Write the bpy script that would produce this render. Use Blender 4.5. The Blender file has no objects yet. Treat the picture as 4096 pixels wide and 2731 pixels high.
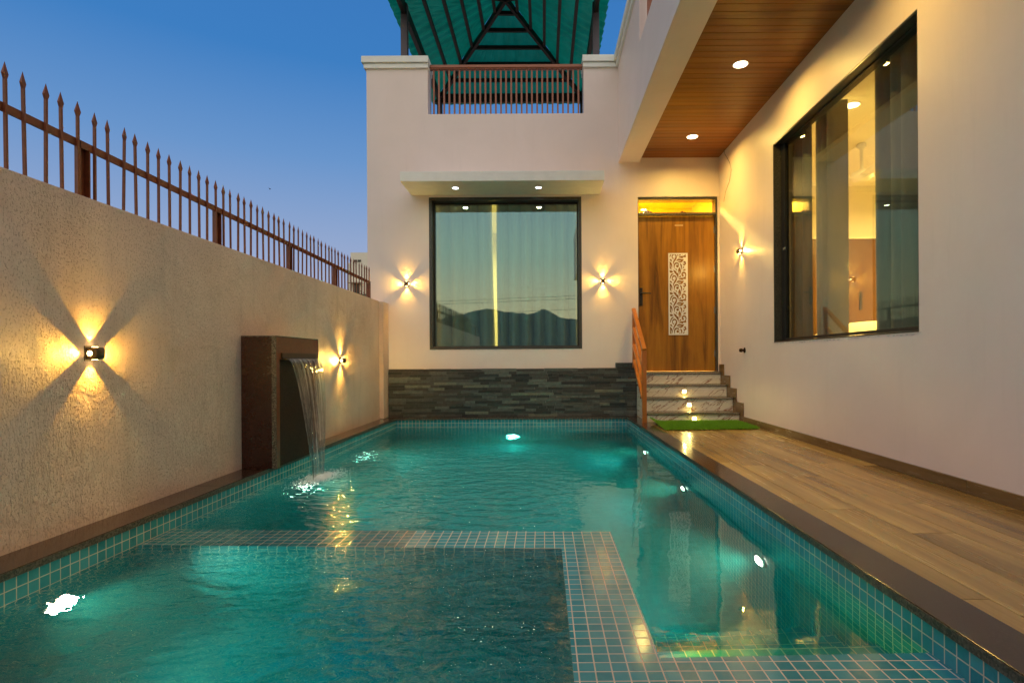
import bpy, bmesh, math, random
from mathutils import Vector, Matrix
random.seed(7)
S = bpy.context.scene
COL = S.collection
R = math.radians
PI = math.pi

# ------------------------------------------------------------------ mesh builder
class MB:
    def __init__(self):
        self.v = []; self.f = []; self.smooth = set(); self.uv = None
    def add(self, vs, fs, smooth=False):
        n = len(self.v)
        self.v += [tuple(p) for p in vs]
        for f in fs:
            if smooth: self.smooth.add(len(self.f))
            self.f.append(tuple(i + n for i in f))
        return self
    def box(self, x0, x1, y0, y1, z0, z1):
        if x1 < x0: x0, x1 = x1, x0
        if y1 < y0: y0, y1 = y1, y0
        if z1 < z0: z0, z1 = z1, z0
        vs = [(x0,y0,z0),(x1,y0,z0),(x1,y1,z0),(x0,y1,z0),(x0,y0,z1),(x1,y0,z1),(x1,y1,z1),(x0,y1,z1)]
        return self.add(vs, [(0,3,2,1),(4,5,6,7),(0,1,5,4),(1,2,6,5),(2,3,7,6),(3,0,4,7)])
    def prism(self, poly, axis, a, b):
        # poly: 2D points; axis = extrusion axis; other axes in cyclic order x:(y,z) y:(x,z) z:(x,y)
        def P(p, t):
            return {'x': (t, p[0], p[1]), 'y': (p[0], t, p[1]), 'z': (p[0], p[1], t)}[axis]
        n = len(poly)
        vs = [P(p, a) for p in poly] + [P(p, b) for p in poly]
        fs = [tuple(range(n - 1, -1, -1)), tuple(range(n, 2 * n))]
        fs += [(i, (i + 1) % n, n + (i + 1) % n, n + i) for i in range(n)]
        return self.add(vs, fs)
    def bar(self, p, q, w, h, up=(0, 0, 1)):
        p = Vector(p); q = Vector(q); d = (q - p).normalized(); u = Vector(up)
        s = d.cross(u)
        if s.length < 1e-4: s = d.cross(Vector((1, 0, 0)))
        s.normalize(); t = s.cross(d).normalized()
        vs = []
        for c in (p, q):
            for a, b in ((-1, -1), (1, -1), (1, 1), (-1, 1)):
                vs.append(c + s * (a * w / 2) + t * (b * h / 2))
        return self.add(vs, [(3,2,1,0),(4,5,6,7),(0,1,5,4),(1,2,6,5),(2,3,7,6),(3,0,4,7)])
    def tube(self, pts, r, seg=8, caps=True):
        pts = [Vector(p) for p in pts]; rings = []
        n = len(pts)
        ref = Vector((0, 0, 1))
        for i, p in enumerate(pts):
            d = (pts[min(i + 1, n - 1)] - pts[max(i - 1, 0)]).normalized()
            rr = r[i] if isinstance(r, (list, tuple)) else r
            s = d.cross(ref)
            if s.length < 1e-3: s = d.cross(Vector((0, 1, 0)))
            s.normalize(); t = s.cross(d)
            rings.append([p + s * (rr * math.cos(2*PI*k/seg)) + t * (rr * math.sin(2*PI*k/seg)) for k in range(seg)])
        vs = [v for g in rings for v in g]; fs = []
        for i in range(n - 1):
            for k in range(seg):
                a = i*seg + k; b = i*seg + (k+1) % seg
                fs.append((a, b, b + seg, a + seg))
        self.add(vs, fs, True)
        if caps:
            self.add(rings[0], [tuple(range(seg))]); self.add(rings[-1], [tuple(range(seg - 1, -1, -1))])
        return self
    def lathe(self, prof, center, axis=(0, 0, 1), seg=24):
        # prof: (radius, height) pairs along the axis
        c = Vector(center); ax = Vector(axis).normalized()
        s = ax.cross(Vector((0, 0, 1)))
        if s.length < 1e-3: s = Vector((1, 0, 0))
        s.normalize(); t = ax.cross(s)
        vs = []; fs = []
        for r, h in prof:
            for k in range(seg):
                a = 2*PI*k/seg
                vs.append(c + ax*h + s*(r*math.cos(a)) + t*(r*math.sin(a)))
        for i in range(len(prof) - 1):
            for k in range(seg):
                a = i*seg + k; b = i*seg + (k+1) % seg
                fs.append((a, a + seg, b + seg, b))
        self.add(vs, fs, True)
        self.add(vs[:seg], [tuple(range(seg))]); self.add(vs[-seg:], [tuple(range(seg - 1, -1, -1))])
        return self
    def grid(self, nx, ny, fn, smooth=True):
        vs = [fn(i / (nx - 1), j / (ny - 1)) for j in range(ny) for i in range(nx)]
        fs = [(j*nx+i, j*nx+i+1, (j+1)*nx+i+1, (j+1)*nx+i) for j in range(ny-1) for i in range(nx-1)]
        return self.add(vs, fs, smooth)
    def wall(self, axis, c0, c1, u0, u1, z0, z1, holes=()):
        us = sorted({u0, u1} | {min(max(h[k], u0), u1) for h in holes for k in (0, 1)})
        zs = sorted({z0, z1} | {min(max(h[k], z0), z1) for h in holes for k in (2, 3)})
        def solid(i, j):
            if i < 0 or j < 0 or i >= len(us)-1 or j >= len(zs)-1: return False
            cu = (us[i]+us[i+1])/2; cz = (zs[j]+zs[j+1])/2
            return not any(h[0] < cu < h[1] and h[2] < cz < h[3] for h in holes)
        def P(u, c, z): return (u, c, z) if axis == 'y' else (c, u, z)
        for i in range(len(us)-1):
            for j in range(len(zs)-1):
                if not solid(i, j): continue
                a, b, c, d = us[i], us[i+1], zs[j], zs[j+1]
                self.add([P(a,c0,c),P(b,c0,c),P(b,c0,d),P(a,c0,d)], [(0,1,2,3)])
                self.add([P(a,c1,c),P(b,c1,c),P(b,c1,d),P(a,c1,d)], [(3,2,1,0)])
                if not solid(i-1, j): self.add([P(a,c0,c),P(a,c1,c),P(a,c1,d),P(a,c0,d)], [(0,1,2,3)])
                if not solid(i+1, j): self.add([P(b,c0,c),P(b,c1,c),P(b,c1,d),P(b,c0,d)], [(3,2,1,0)])
                if not solid(i, j-1): self.add([P(a,c0,c),P(a,c1,c),P(b,c1,c),P(b,c0,c)], [(3,2,1,0)])
                if not solid(i, j+1): self.add([P(a,c0,d),P(a,c1,d),P(b,c1,d),P(b,c0,d)], [(0,1,2,3)])
        return self

WLOC = {}
def obj(name, mb, m, parent=None, bevel=0, local=False, merge=True):
    off = Vector((0, 0, 0))
    if parent is not None and not local: off = WLOC.get(parent.name, Vector((0, 0, 0)))
    me = bpy.data.meshes.new(name)
    vs = [Vector(v) - off for v in mb.v]
    me.from_pydata(vs, [], mb.f)
    uvl = me.uv_layers.new(name='UVMap')
    for p in me.polygons:
        p.use_smooth = p.index in mb.smooth
        n = p.normal; ax = max(range(3), key=lambda k: abs(n[k]))
        for li in p.loop_indices:
            c = me.vertices[me.loops[li].vertex_index].co + off
            uvl.data[li].uv = ((c.y, c.z), (c.x, c.z), (c.x, c.y))[ax]
    if mb.uv:
        for p in me.polygons:
            for li in p.loop_indices:
                uvl.data[li].uv = mb.uv[me.loops[li].vertex_index]
    if merge:
        bm = bmesh.new(); bm.from_mesh(me)
        bmesh.ops.remove_doubles(bm, verts=bm.verts, dist=1e-5)
        bmesh.ops.recalc_face_normals(bm, faces=bm.faces)
        bm.to_mesh(me); bm.free()
    me.materials.append(m)
    o = bpy.data.objects.new(name, me); COL.objects.link(o)
    if parent is not None:
        o.parent = parent
        WLOC[o.name] = WLOC.get(parent.name, Vector((0, 0, 0)))
    else:
        WLOC[o.name] = Vector((0, 0, 0))
    if bevel:
        md = o.modifiers.new('bevel', 'BEVEL'); md.width = bevel; md.segments = 2; md.limit_method = 'ANGLE'; md.angle_limit = R(40)
    return o
def tag(o, label=None, cat=None, group=None, kind=None):
    if label: o['label'] = label
    if cat: o['category'] = cat
    if group: o['group'] = group
    if kind: o['kind'] = kind
    return o
def thing(name, label, cat, loc=(0, 0, 0), rot=(0, 0, 0), group=None):
    o = bpy.data.objects.new(name, None); COL.objects.link(o)
    o.empty_display_size = 0.1
    o.location = loc; o.rotation_euler = rot
    WLOC[o.name] = Vector(loc)
    return tag(o, label, cat, group)
def struct(name, mb, m, **k):
    return tag(obj(name, mb, m, **k), kind='structure')
def light(name, typ, loc, power, color, parent=None, direction=(0, 0, -1), size=0.05, spot=75, blend=0.15, spread=None, local=False):
    l = bpy.data.lights.new(name, typ); l.energy = power; l.color = color
    if typ == 'AREA':
        l.shape = 'DISK'; l.size = size
        if spread: l.spread = R(spread)
    else:
        l.shadow_soft_size = size
    if typ == 'SPOT':
        l.spot_size = R(spot); l.spot_blend = blend
    o = bpy.data.objects.new(name, l); COL.objects.link(o)
    off = Vector((0, 0, 0))
    if parent is not None:
        o.parent = parent
        if not local: off = WLOC.get(parent.name, Vector((0, 0, 0)))
    o.location = Vector(loc) - off
    o.rotation_euler = Vector(direction).to_track_quat('-Z', 'Y').to_euler()
    return o
def copy_tree(o, parent=None):
    c = o.copy(); COL.objects.link(c)
    if parent is not None: c.parent = parent
    for ch in list(o.children): copy_tree(ch, c)
    return c

# ------------------------------------------------------------------ materials
class NT:
    def __init__(self, name):
        self.m = bpy.data.materials.new(name); self.m.use_nodes = True
        self.t = self.m.node_tree; self.n = self.t.nodes; self.l = self.t.links
        self.b = self.n['Principled BSDF']; self.out = self.n['Material Output']
    def node(self, t, **k):
        n = self.n.new(t)
        for a, v in k.items(): setattr(n, a, v)
        return n
    def link(self, a, b): self.l.new(a, b)
    def set(self, n, **k):
        for a, v in k.items(): n.inputs[a.replace('_', ' ')].default_value = v
    def coord(self, kind='Object', scale=(1, 1, 1), rot=(0, 0, 0), loc=(0, 0, 0)):
        tc = self.node('ShaderNodeTexCoord'); mp = self.node('ShaderNodeMapping')
        mp.inputs['Scale'].default_value = scale; mp.inputs['Rotation'].default_value = rot; mp.inputs['Location'].default_value = loc
        self.link(tc.outputs[kind], mp.inputs['Vector']); return mp.outputs['Vector']
    def noise(self, vec, scale=5, detail=4, rough=0.5, dist=0):
        n = self.node('ShaderNodeTexNoise'); n.inputs['Scale'].default_value = scale
        n.inputs['Detail'].default_value = detail; n.inputs['Roughness'].default_value = rough; n.inputs['Distortion'].default_value = dist
        if vec is not None: self.link(vec, n.inputs['Vector'])
        return n.outputs['Fac']
    def ramp(self, fac, stops):
        r = self.node('ShaderNodeValToRGB'); e = r.color_ramp.elements
        e[0].position, e[0].color = stops[0][0], (*stops[0][1], 1) if len(stops[0][1]) == 3 else stops[0][1]
        e[1].position, e[1].color = stops[-1][0], (*stops[-1][1], 1)
        for p, c in stops[1:-1]:
            x = e.new(p); x.color = (*c, 1)
        self.link(fac, r.inputs['Fac']); return r.outputs['Color']
    def math(self, op, a, b=None, clamp=False):
        m = self.node('ShaderNodeMath', operation=op); m.use_clamp = clamp
        for i, x in enumerate((a, b)):
            if x is None: continue
            if isinstance(x, (int, float)): m.inputs[i].default_value = x
            else: self.link(x, m.inputs[i])
        return m.outputs[0]
    def mix(self, fac, a, b, mode='MIX'):
        m = self.node('ShaderNodeMix', data_type='RGBA', blend_type=mode)
        for i, x in ((0, fac), (6, a), (7, b)):
            if isinstance(x, (int, float)): m.inputs[i].default_value = x
            elif isinstance(x, tuple): m.inputs[i].default_value = (*x, 1)
            else: self.link(x, m.inputs[i])
        return m.outputs[2]
    def bump(self, h, strength=0.3, dist=0.01, normal=None):
        b = self.node('ShaderNodeBump'); b.inputs['Strength'].default_value = strength; b.inputs['Distance'].default_value = dist
        self.link(h, b.inputs['Height'])
        if normal is not None: self.link(normal, b.inputs['Normal'])
        return b.outputs['Normal']
    def base(self, c):
        if isinstance(c, tuple): self.b.inputs['Base Color'].default_value = (*c, 1)
        else: self.link(c, self.b.inputs['Base Color'])
    def rough(self, r):
        if isinstance(r, (int, float)): self.b.inputs['Roughness'].default_value = r
        else: self.link(r, self.b.inputs['Roughness'])
    def nrm(self, n): self.link(n, self.b.inputs['Normal'])

def simple(name, col, rough=0.5, metal=0, var=0.12, nscale=8, bump=0.0, bscale=60, spec=0.5):
    t = NT(name); v = t.coord()
    n = t.noise(v, nscale, 5, 0.6)
    c = t.ramp(n, [(0.3, tuple(x * (1 - var) for x in col)), (0.7, tuple(min(1, x * (1 + var)) for x in col))])
    t.base(c); t.rough(rough); t.b.inputs['Metallic'].default_value = metal
    t.b.inputs['Specular IOR Level'].default_value = spec
    if bump:
        t.nrm(t.bump(t.noise(v, bscale, 3, 0.6), bump, 0.004))
    return t.m
def emis(name, col, strength):
    t = NT(name); t.base((0.8, 0.8, 0.8))
    t.b.inputs['Emission Color'].default_value = (*col, 1); t.b.inputs['Emission Strength'].default_value = strength
    return t.m

def m_plaster(name, col, col2, bump=0.12):
    t = NT(name); v = t.coord()
    big = t.noise(v, 1.3, 5, 0.6, 0.4); fine = t.noise(v, 140, 3, 0.7); mid = t.noise(v, 14, 4, 0.6)
    c = t.ramp(big, [(0.32, col2), (0.68, col)])
    st = t.noise(t.coord(scale=(5, 5, 0.5)), 2.2, 5, 0.65)
    c = t.mix(t.ramp(st, [(0.55, (0, 0, 0)), (0.8, (0.22, 0.22, 0.22))]), c, tuple(x * 0.8 for x in col2))
    t.base(c); t.rough(0.42)
    t.b.inputs['Specular IOR Level'].default_value = 0.35
    t.nrm(t.bump(t.math('ADD', t.math('MULTIPLY', fine, 0.25), mid), bump, 0.006))
    return t.m
def m_rustic():
    t = NT('rustic_plaster'); v = t.coord()
    drip = t.noise(t.coord(scale=(55, 55, 14)), 1.0, 4, 0.65, 0.6)
    drip = t.ramp(drip, [(0.50, (0, 0, 0)), (0.60, (1, 1, 1))])
    pits = t.noise(t.coord(scale=(120, 120, 70)), 1.0, 3, 0.6)
    pits = t.ramp(pits, [(0.36, (0, 0, 0)), (0.44, (1, 1, 1))])
    hor = t.noise(t.coord(scale=(16, 16, 90), rot=(R(12), 0, 0)), 1.0, 4, 0.7)
    zone = t.noise(v, 1.1, 3, 0.5)
    zone = t.ramp(zone, [(0.4, (0, 0, 0)), (0.6, (1, 1, 1))])
    fine = t.noise(v, 210, 2, 0.6)
    h = t.mix(zone, hor, drip)
    h = t.math('ADD', t.math('MULTIPLY', h, 0.7), t.math('MULTIPLY', pits, 0.9))
    h = t.math('ADD', h, t.math('MULTIPLY', fine, 0.35))
    patch = t.ramp(t.noise(v, 2.3, 4, 0.6, 0.5), [(0.36, (0.25, 0.25, 0.25)), (0.62, (1.25, 1.25, 1.25))])
    h = t.math('MULTIPLY', h, patch)
    strk = t.noise(t.coord(scale=(3.5, 3.5, 0.35)), 2.0, 5, 0.7)
    big = t.noise(v, 1.7, 5, 0.6)
    c = t.ramp(big, [(0.3, (0.63, 0.465, 0.375)), (0.7, (0.75, 0.575, 0.475))])
    c = t.mix(0.55, c, t.ramp(pits, [(0.0, (0.55, 0.5, 0.45)), (1.0, (1, 1, 1))]), 'MULTIPLY')
    c = t.mix(t.ramp(strk, [(0.52, (0, 0, 0)), (0.75, (0.4, 0.4, 0.4))]), c, (0.42, 0.30, 0.23))
    t.base(c); t.rough(0.62); t.nrm(t.bump(h, 0.7, 0.009)); return t.m
def m_mosaic(name='pool_mosaic', pitch=0.0485, g1=(0.50, 0.43, 0.33), g2=(0.66, 0.58, 0.47)):
    t = NT(name); tc = t.node('ShaderNodeTexCoord'); mp = t.node('ShaderNodeMapping')
    mp.inputs['Location'].default_value = (0.0013, 0.0312, 0)
    t.link(tc.outputs['UV'], mp.inputs['Vector'])
    b = t.node('ShaderNodeTexBrick'); b.offset = 0; b.squash = 1
    t.link(mp.outputs[0], b.inputs['Vector'])
    t.set(b, Scale=1.0, Mortar_Size=0.0022, Mortar_Smooth=0.1, Bias=0.0, Brick_Width=pitch, Row_Height=pitch)
    b.inputs['Color1'].default_value = (0.0, 0.0, 0.0, 1); b.inputs['Color2'].default_value = (1, 1, 1, 1); b.inputs['Mortar'].default_value = (0.5, 0.5, 0.5, 1)
    tile = t.ramp(b.outputs['Color'], [(0.0, (0.010, 0.165, 0.21)), (0.5, (0.020, 0.22, 0.27)), (1.0, (0.05, 0.29, 0.34))])
    cloud = t.noise(t.coord(scale=(1, 1, 1)), 45, 4, 0.6)
    tile = t.mix(t.math('MULTIPLY', cloud, 0.45), tile, (0.10, 0.42, 0.45))
    gr = t.ramp(t.noise(t.coord(), 9, 3, 0.6), [(0.3, g1), (0.7, g2)])
    c = t.mix(b.outputs['Fac'], tile, gr)
    t.base(c)
    t.rough(t.math('ADD', t.math('MULTIPLY', b.outputs['Fac'], 0.5), 0.12))
    h = t.math('SUBTRACT', t.math('MULTIPLY', t.noise(t.coord(), 30, 2, 0.5), 0.25), b.outputs['Fac'])
    t.nrm(t.bump(h, 0.35, 0.0025)); return t.m
def m_granite(name, dark, lite, rough=0.12, scale=220, bump=0.0, spec=0.5):
    t = NT(name); v = t.coord(); t.b.inputs['Specular IOR Level'].default_value = spec
    vo = t.node('ShaderNodeTexVoronoi'); vo.inputs['Scale'].default_value = scale; t.link(v, vo.inputs['Vector'])
    sp = t.node('ShaderNodeSeparateColor'); t.link(vo.outputs['Color'], sp.inputs[0])
    n = t.noise(v, scale * 0.45, 4, 0.7)
    f = t.math('MULTIPLY', t.math('ADD', sp.outputs[0], n), 0.5)
    c = t.ramp(f, [(0.3, dark), (0.55, tuple((a+b)/2 for a, b in zip(dark, lite))), (0.72, lite)])
    big = t.noise(v, 3, 4, 0.6)
    c = t.mix(t.math('MULTIPLY', big, 0.35), c, dark)
    t.base(c); t.rough(t.math('ADD', t.math('MULTIPLY', t.noise(v, 7, 4, 0.6), 0.1), rough - 0.03))
    if bump: t.nrm(t.bump(n, bump, 0.004))
    return t.m
def m_wood(name, dark, mid, lite, axis=2, rough=0.35, grain=18, spec=0.5, island=0.0, stretch=0.06, bump=0.05):
    t = NT(name)
    sc = [1, 1, 1]; sc[axis] = stretch
    v = t.coord(scale=tuple(sc))
    if island:
        g = t.node('ShaderNodeNewGeometry'); cb = t.node('ShaderNodeCombineXYZ')
        for k in range(3): t.link(t.math('MULTIPLY', g.outputs['Random Per Island'], 37.0 + 11 * k), cb.inputs[k])
        va = t.node('ShaderNodeVectorMath', operation='ADD'); t.link(v, va.inputs[0]); t.link(cb.outputs[0], va.inputs[1]); v = va.outputs[0]
    a = t.noise(v, grain, 6, 0.62, 0.7); b = t.noise(v, grain * 5, 4, 0.6)
    f = t.math('ADD', t.math('MULTIPLY', a, 0.8), t.math('MULTIPLY', b, 0.2))
    c = t.ramp(f, [(0.33, dark), (0.5, mid), (0.68, lite)])
    kn = t.noise(v, grain * 0.35, 3, 0.5, 1.5)
    c = t.mix(t.ramp(kn, [(0.60, (0, 0, 0)), (0.75, (0.6, 0.6, 0.6))]), c, dark)
    if island:
        r = t.ramp(g.outputs['Random Per Island'], [(0, (1 - island,) * 3), (1, (1 + island * 0.5,) * 3)])
        c = t.mix(1.0, c, r, 'MULTIPLY')
    t.base(c); t.rough(t.math('ADD', t.math('MULTIPLY', b, 0.15), rough - 0.07)); t.b.inputs['Specular IOR Level'].default_value = spec
    t.nrm(t.bump(f, bump, 0.003)); return t.m
def m_marble():
    t = NT('veined_marble'); v0 = t.coord(rot=(0, R(33), 0)); m2 = t.node('ShaderNodeMapping'); m2.inputs['Scale'].default_value = (1.1, 1.1, 5.0)
    t.link(v0, m2.inputs[0]); v = m2.outputs[0]
    a = t.noise(v, 1.9, 4, 0.5, 0.5); b = t.noise(v, 4.2, 4, 0.5, 0.6)
    va = t.math('ABSOLUTE', t.math('SUBTRACT', a, 0.5)); vb = t.math('ABSOLUTE', t.math('SUBTRACT', b, 0.5))
    ma = t.ramp(va, [(0.0, (1, 1, 1)), (0.008, (0.4, 0.4, 0.4)), (0.02, (0, 0, 0))])
    mb = t.ramp(vb, [(0.0, (1, 1, 1)), (0.010, (0, 0, 0))])
    c = t.ramp(t.noise(t.coord(), 6, 4, 0.6), [(0.3, (0.76, 0.69, 0.56)), (0.7, (0.86, 0.80, 0.69))])
    c = t.mix(t.math('MULTIPLY', mb, 0.5), c, (0.30, 0.22, 0.15)); c = t.mix(ma, c, (0.27, 0.085, 0.03))
    t.base(c); t.rough(0.15); return t.m
def m_stone():
    t = NT('ledge_stone'); g = t.node('ShaderNodeNewGeometry'); v = t.coord()
    c = t.ramp(g.outputs['Random Per Island'], [(0.0, (0.018, 0.018, 0.017)), (0.25, (0.040, 0.038, 0.032)), (0.5, (0.060, 0.054, 0.045)), (0.75, (0.075, 0.078, 0.070)), (0.93, (0.12, 0.13, 0.11)), (1.0, (0.16, 0.16, 0.11))])
    n = t.noise(v, 28, 5, 0.7); c = t.mix(1.0, c, t.ramp(n, [(0.3, (0.65, 0.65, 0.65)), (0.7, (1.3, 1.25, 1.2))]), 'MULTIPLY')
    t.base(c); t.rough(0.55); t.nrm(t.bump(t.noise(t.coord(scale=(1, 1, 2.5)), 55, 5, 0.7), 0.6, 0.006)); return t.m
def m_glass(name, tint, refl, rcol=(0.84, 0.96, 1.0)):
    t = NT(name); t.n.remove(t.b)
    tr = t.node('ShaderNodeBsdfTransparent'); tr.inputs[0].default_value = (*tint, 1)
    gl = t.node('ShaderNodeBsdfGlossy'); gl.inputs['Color'].default_value = (*rcol, 1); gl.inputs['Roughness'].default_value = 0.0
    lw = t.node('ShaderNodeLayerWeight'); lw.inputs['Blend'].default_value = 0.25
    f = t.math('ADD', t.math('MULTIPLY', lw.outputs['Fresnel'], 0.26), refl, True)
    mx = t.node('ShaderNodeMixShader'); t.link(f, mx.inputs[0]); t.link(tr.outputs[0], mx.inputs[1]); t.link(gl.outputs[0], mx.inputs[2])
    w = t.noise(t.coord(), 1.2, 2, 0.5); t.link(t.bump(w, 0.02, 0.02), gl.inputs['Normal'])
    t.link(mx.outputs[0], t.out.inputs['Surface']); return t.m
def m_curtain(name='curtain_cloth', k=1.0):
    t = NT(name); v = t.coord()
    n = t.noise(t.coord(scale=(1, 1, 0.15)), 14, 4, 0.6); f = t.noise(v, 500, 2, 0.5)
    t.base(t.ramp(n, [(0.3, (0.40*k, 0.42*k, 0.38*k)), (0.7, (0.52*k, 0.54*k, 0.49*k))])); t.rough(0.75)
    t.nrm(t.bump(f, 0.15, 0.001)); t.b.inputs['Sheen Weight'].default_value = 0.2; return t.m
def m_roofsheet():
    t = NT('green_roof_sheet'); v = t.coord()
    c = t.ramp(t.noise(v, 4, 4, 0.6), [(0.3, (0.0, 0.17, 0.115)), (0.7, (0.003, 0.245, 0.175))])
    t.base(c); t.rough(0.4)
    tl = t.node('ShaderNodeBsdfTranslucent'); t.link(c, tl.inputs[0])
    mx = t.node('ShaderNodeMixShader'); mx.inputs[0].default_value = 0.6
    t.link(t.b.outputs[0], mx.inputs[1]); t.link(tl.outputs[0], mx.inputs[2]); t.link(mx.outputs[0], t.out.inputs['Surface']); return t.m
def m_water():
    t = NT('pool_water'); b = t.b
    t.set(b, Roughness=0.0, IOR=1.33, Transmission_Weight=1.0); b.inputs['Base Color'].default_value = (1, 1, 1, 1)
    geo = t.node('ShaderNodeNewGeometry')
    def dist(cx, cy):
        vm = t.node('ShaderNodeVectorMath', operation='DISTANCE'); t.link(geo.outputs['Position'], vm.inputs[0]); vm.inputs[1].default_value = (cx, cy, -0.128)
        return vm.outputs['Value']
    sx = t.node('ShaderNodeSeparateXYZ'); t.link(geo.outputs['Position'], sx.inputs[0])
    def fall(d, r0, r1, a, b2):
        mr = t.node('ShaderNodeMapRange'); mr.interpolation_type = 'SMOOTHSTEP'
        t.link(d, mr.inputs[0]); mr.inputs[1].default_value = r0; mr.inputs[2].default_value = r1; mr.inputs[3].default_value = a; mr.inputs[4].default_value = b2
        return mr.outputs[0]
    d1 = dist(-1.80, 4.45); d2 = dist(-0.25, 3.75); d3 = dist(0.42, 2.25)
    amp = t.math('ADD', fall(d1, 0.0, 2.4, 0.65, 0.0), 0.32)
    calm_x = fall(sx.outputs[0], -0.1, 0.45, 1.0, 0.05)
    jac = t.math('MULTIPLY', fall(sx.outputs[1], 2.55, 2.75, 1.0, 0.0), fall(sx.outputs[0], -0.02, 0.12, 1.0, 0.0))
    thin = fall(sx.outputs[1], 2.64, 2.70, 1.0, 0.0)
    fine = t.noise(t.coord(scale=(1, 1.5, 1)), 13, 2.5, 0.42, 0.5)
    med = t.noise(t.coord(scale=(1, 1.9, 1)), 4.6, 2, 0.4, 0.6)
    slow = t.noise(t.coord(scale=(1, 1.3, 1)), 2.6, 1, 0.4, 0.2)
    def rings(d, k, reach):
        s = t.math('SINE', t.math('MULTIPLY', d, k)); return t.math('MULTIPLY', s, fall(d, 0.0, reach, 1.0, 0.0))
    rg = t.math('ADD', t.math('MULTIPLY', rings(d2, 46, 1.6), 0.13), t.math('MULTIPLY', rings(d1, 38, 2.4), 0.12))
    rg = t.math('ADD', rg, t.math('MULTIPLY', rings(d3, 90, 0.35), 0.04))
    h = t.math('MULTIPLY', t.math('ADD', fine, t.math('MULTIPLY', med, 1.3)), t.math('MULTIPLY', amp, calm_x))
    hj = t.math('MULTIPLY', t.math('MULTIPLY', jac, t.math('ADD', t.math('MULTIPLY', fine, 0.55), t.math('MULTIPLY', med, 1.3))), 0.34)
    h = t.math('ADD', h, hj)
    h = t.math('ADD', h, t.math('MULTIPLY', t.math('MULTIPLY', rg, calm_x), 0.6))
    h = t.math('ADD', h, t.math('MULTIPLY', slow, 0.22))
    t.link(t.bump(h, 1.0, 0.02), b.inputs['Normal'])
    ab = t.node('ShaderNodeVolumeAbsorption'); ab.inputs['Color'].default_value = (0.0, 0.895, 0.905, 1); ab.inputs['Density'].default_value = 2.1
    sc = t.node('ShaderNodeVolumeScatter'); sc.inputs['Color'].default_value = (0.1, 0.95, 0.9, 1); sc.inputs['Density'].default_value = 0.13
    ad = t.node('ShaderNodeAddShader'); t.link(ab.outputs[0], ad.inputs[0]); t.link(sc.outputs[0], ad.inputs[1])
    t.link(ad.outputs[0], t.out.inputs['Volume']); return t.m
def m_fall():
    t = NT('falling_water'); t.n.remove(t.b)
    tr = t.node('ShaderNodeBsdfTransparent'); tr.inputs[0].default_value = (0.93, 0.95, 0.93, 1)
    rf = t.node('ShaderNodeBsdfRefraction'); rf.inputs['IOR'].default_value = 1.15; rf.inputs['Color'].default_value = (0.95, 0.97, 0.95, 1); rf.inputs['Roughness'].default_value = 0.05
    gl = t.node('ShaderNodeBsdfGlossy'); gl.inputs['Roughness'].default_value = 0.06
    tc = t.node('ShaderNodeTexCoord'); mp = t.node('ShaderNodeMapping'); mp.inputs['Scale'].default_value = (26, 1.6, 1); t.link(tc.outputs['UV'], mp.inputs[0])
    n = t.noise(mp.outputs[0], 1.0, 4, 0.6, 0.3)
    bn = t.bump(n, 1.0, 0.03); t.link(bn, gl.inputs['Normal']); t.link(bn, rf.inputs['Normal'])
    st = t.ramp(n, [(0.42, (0.12, 0.12, 0.12)), (0.62, (0.5, 0.5, 0.5))])
    m0 = t.node('ShaderNodeMixShader'); m0.inputs[0].default_value = 0.5
    t.link(tr.outputs[0], m0.inputs[1]); t.link(rf.outputs[0], m0.inputs[2])
    mx = t.node('ShaderNodeMixShader'); t.link(st, mx.inputs[0]); t.link(m0.outputs[0], mx.inputs[1]); t.link(gl.outputs[0], mx.inputs[2])
    t.link(mx.outputs[0], t.out.inputs['Surface']); return t.m

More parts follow.
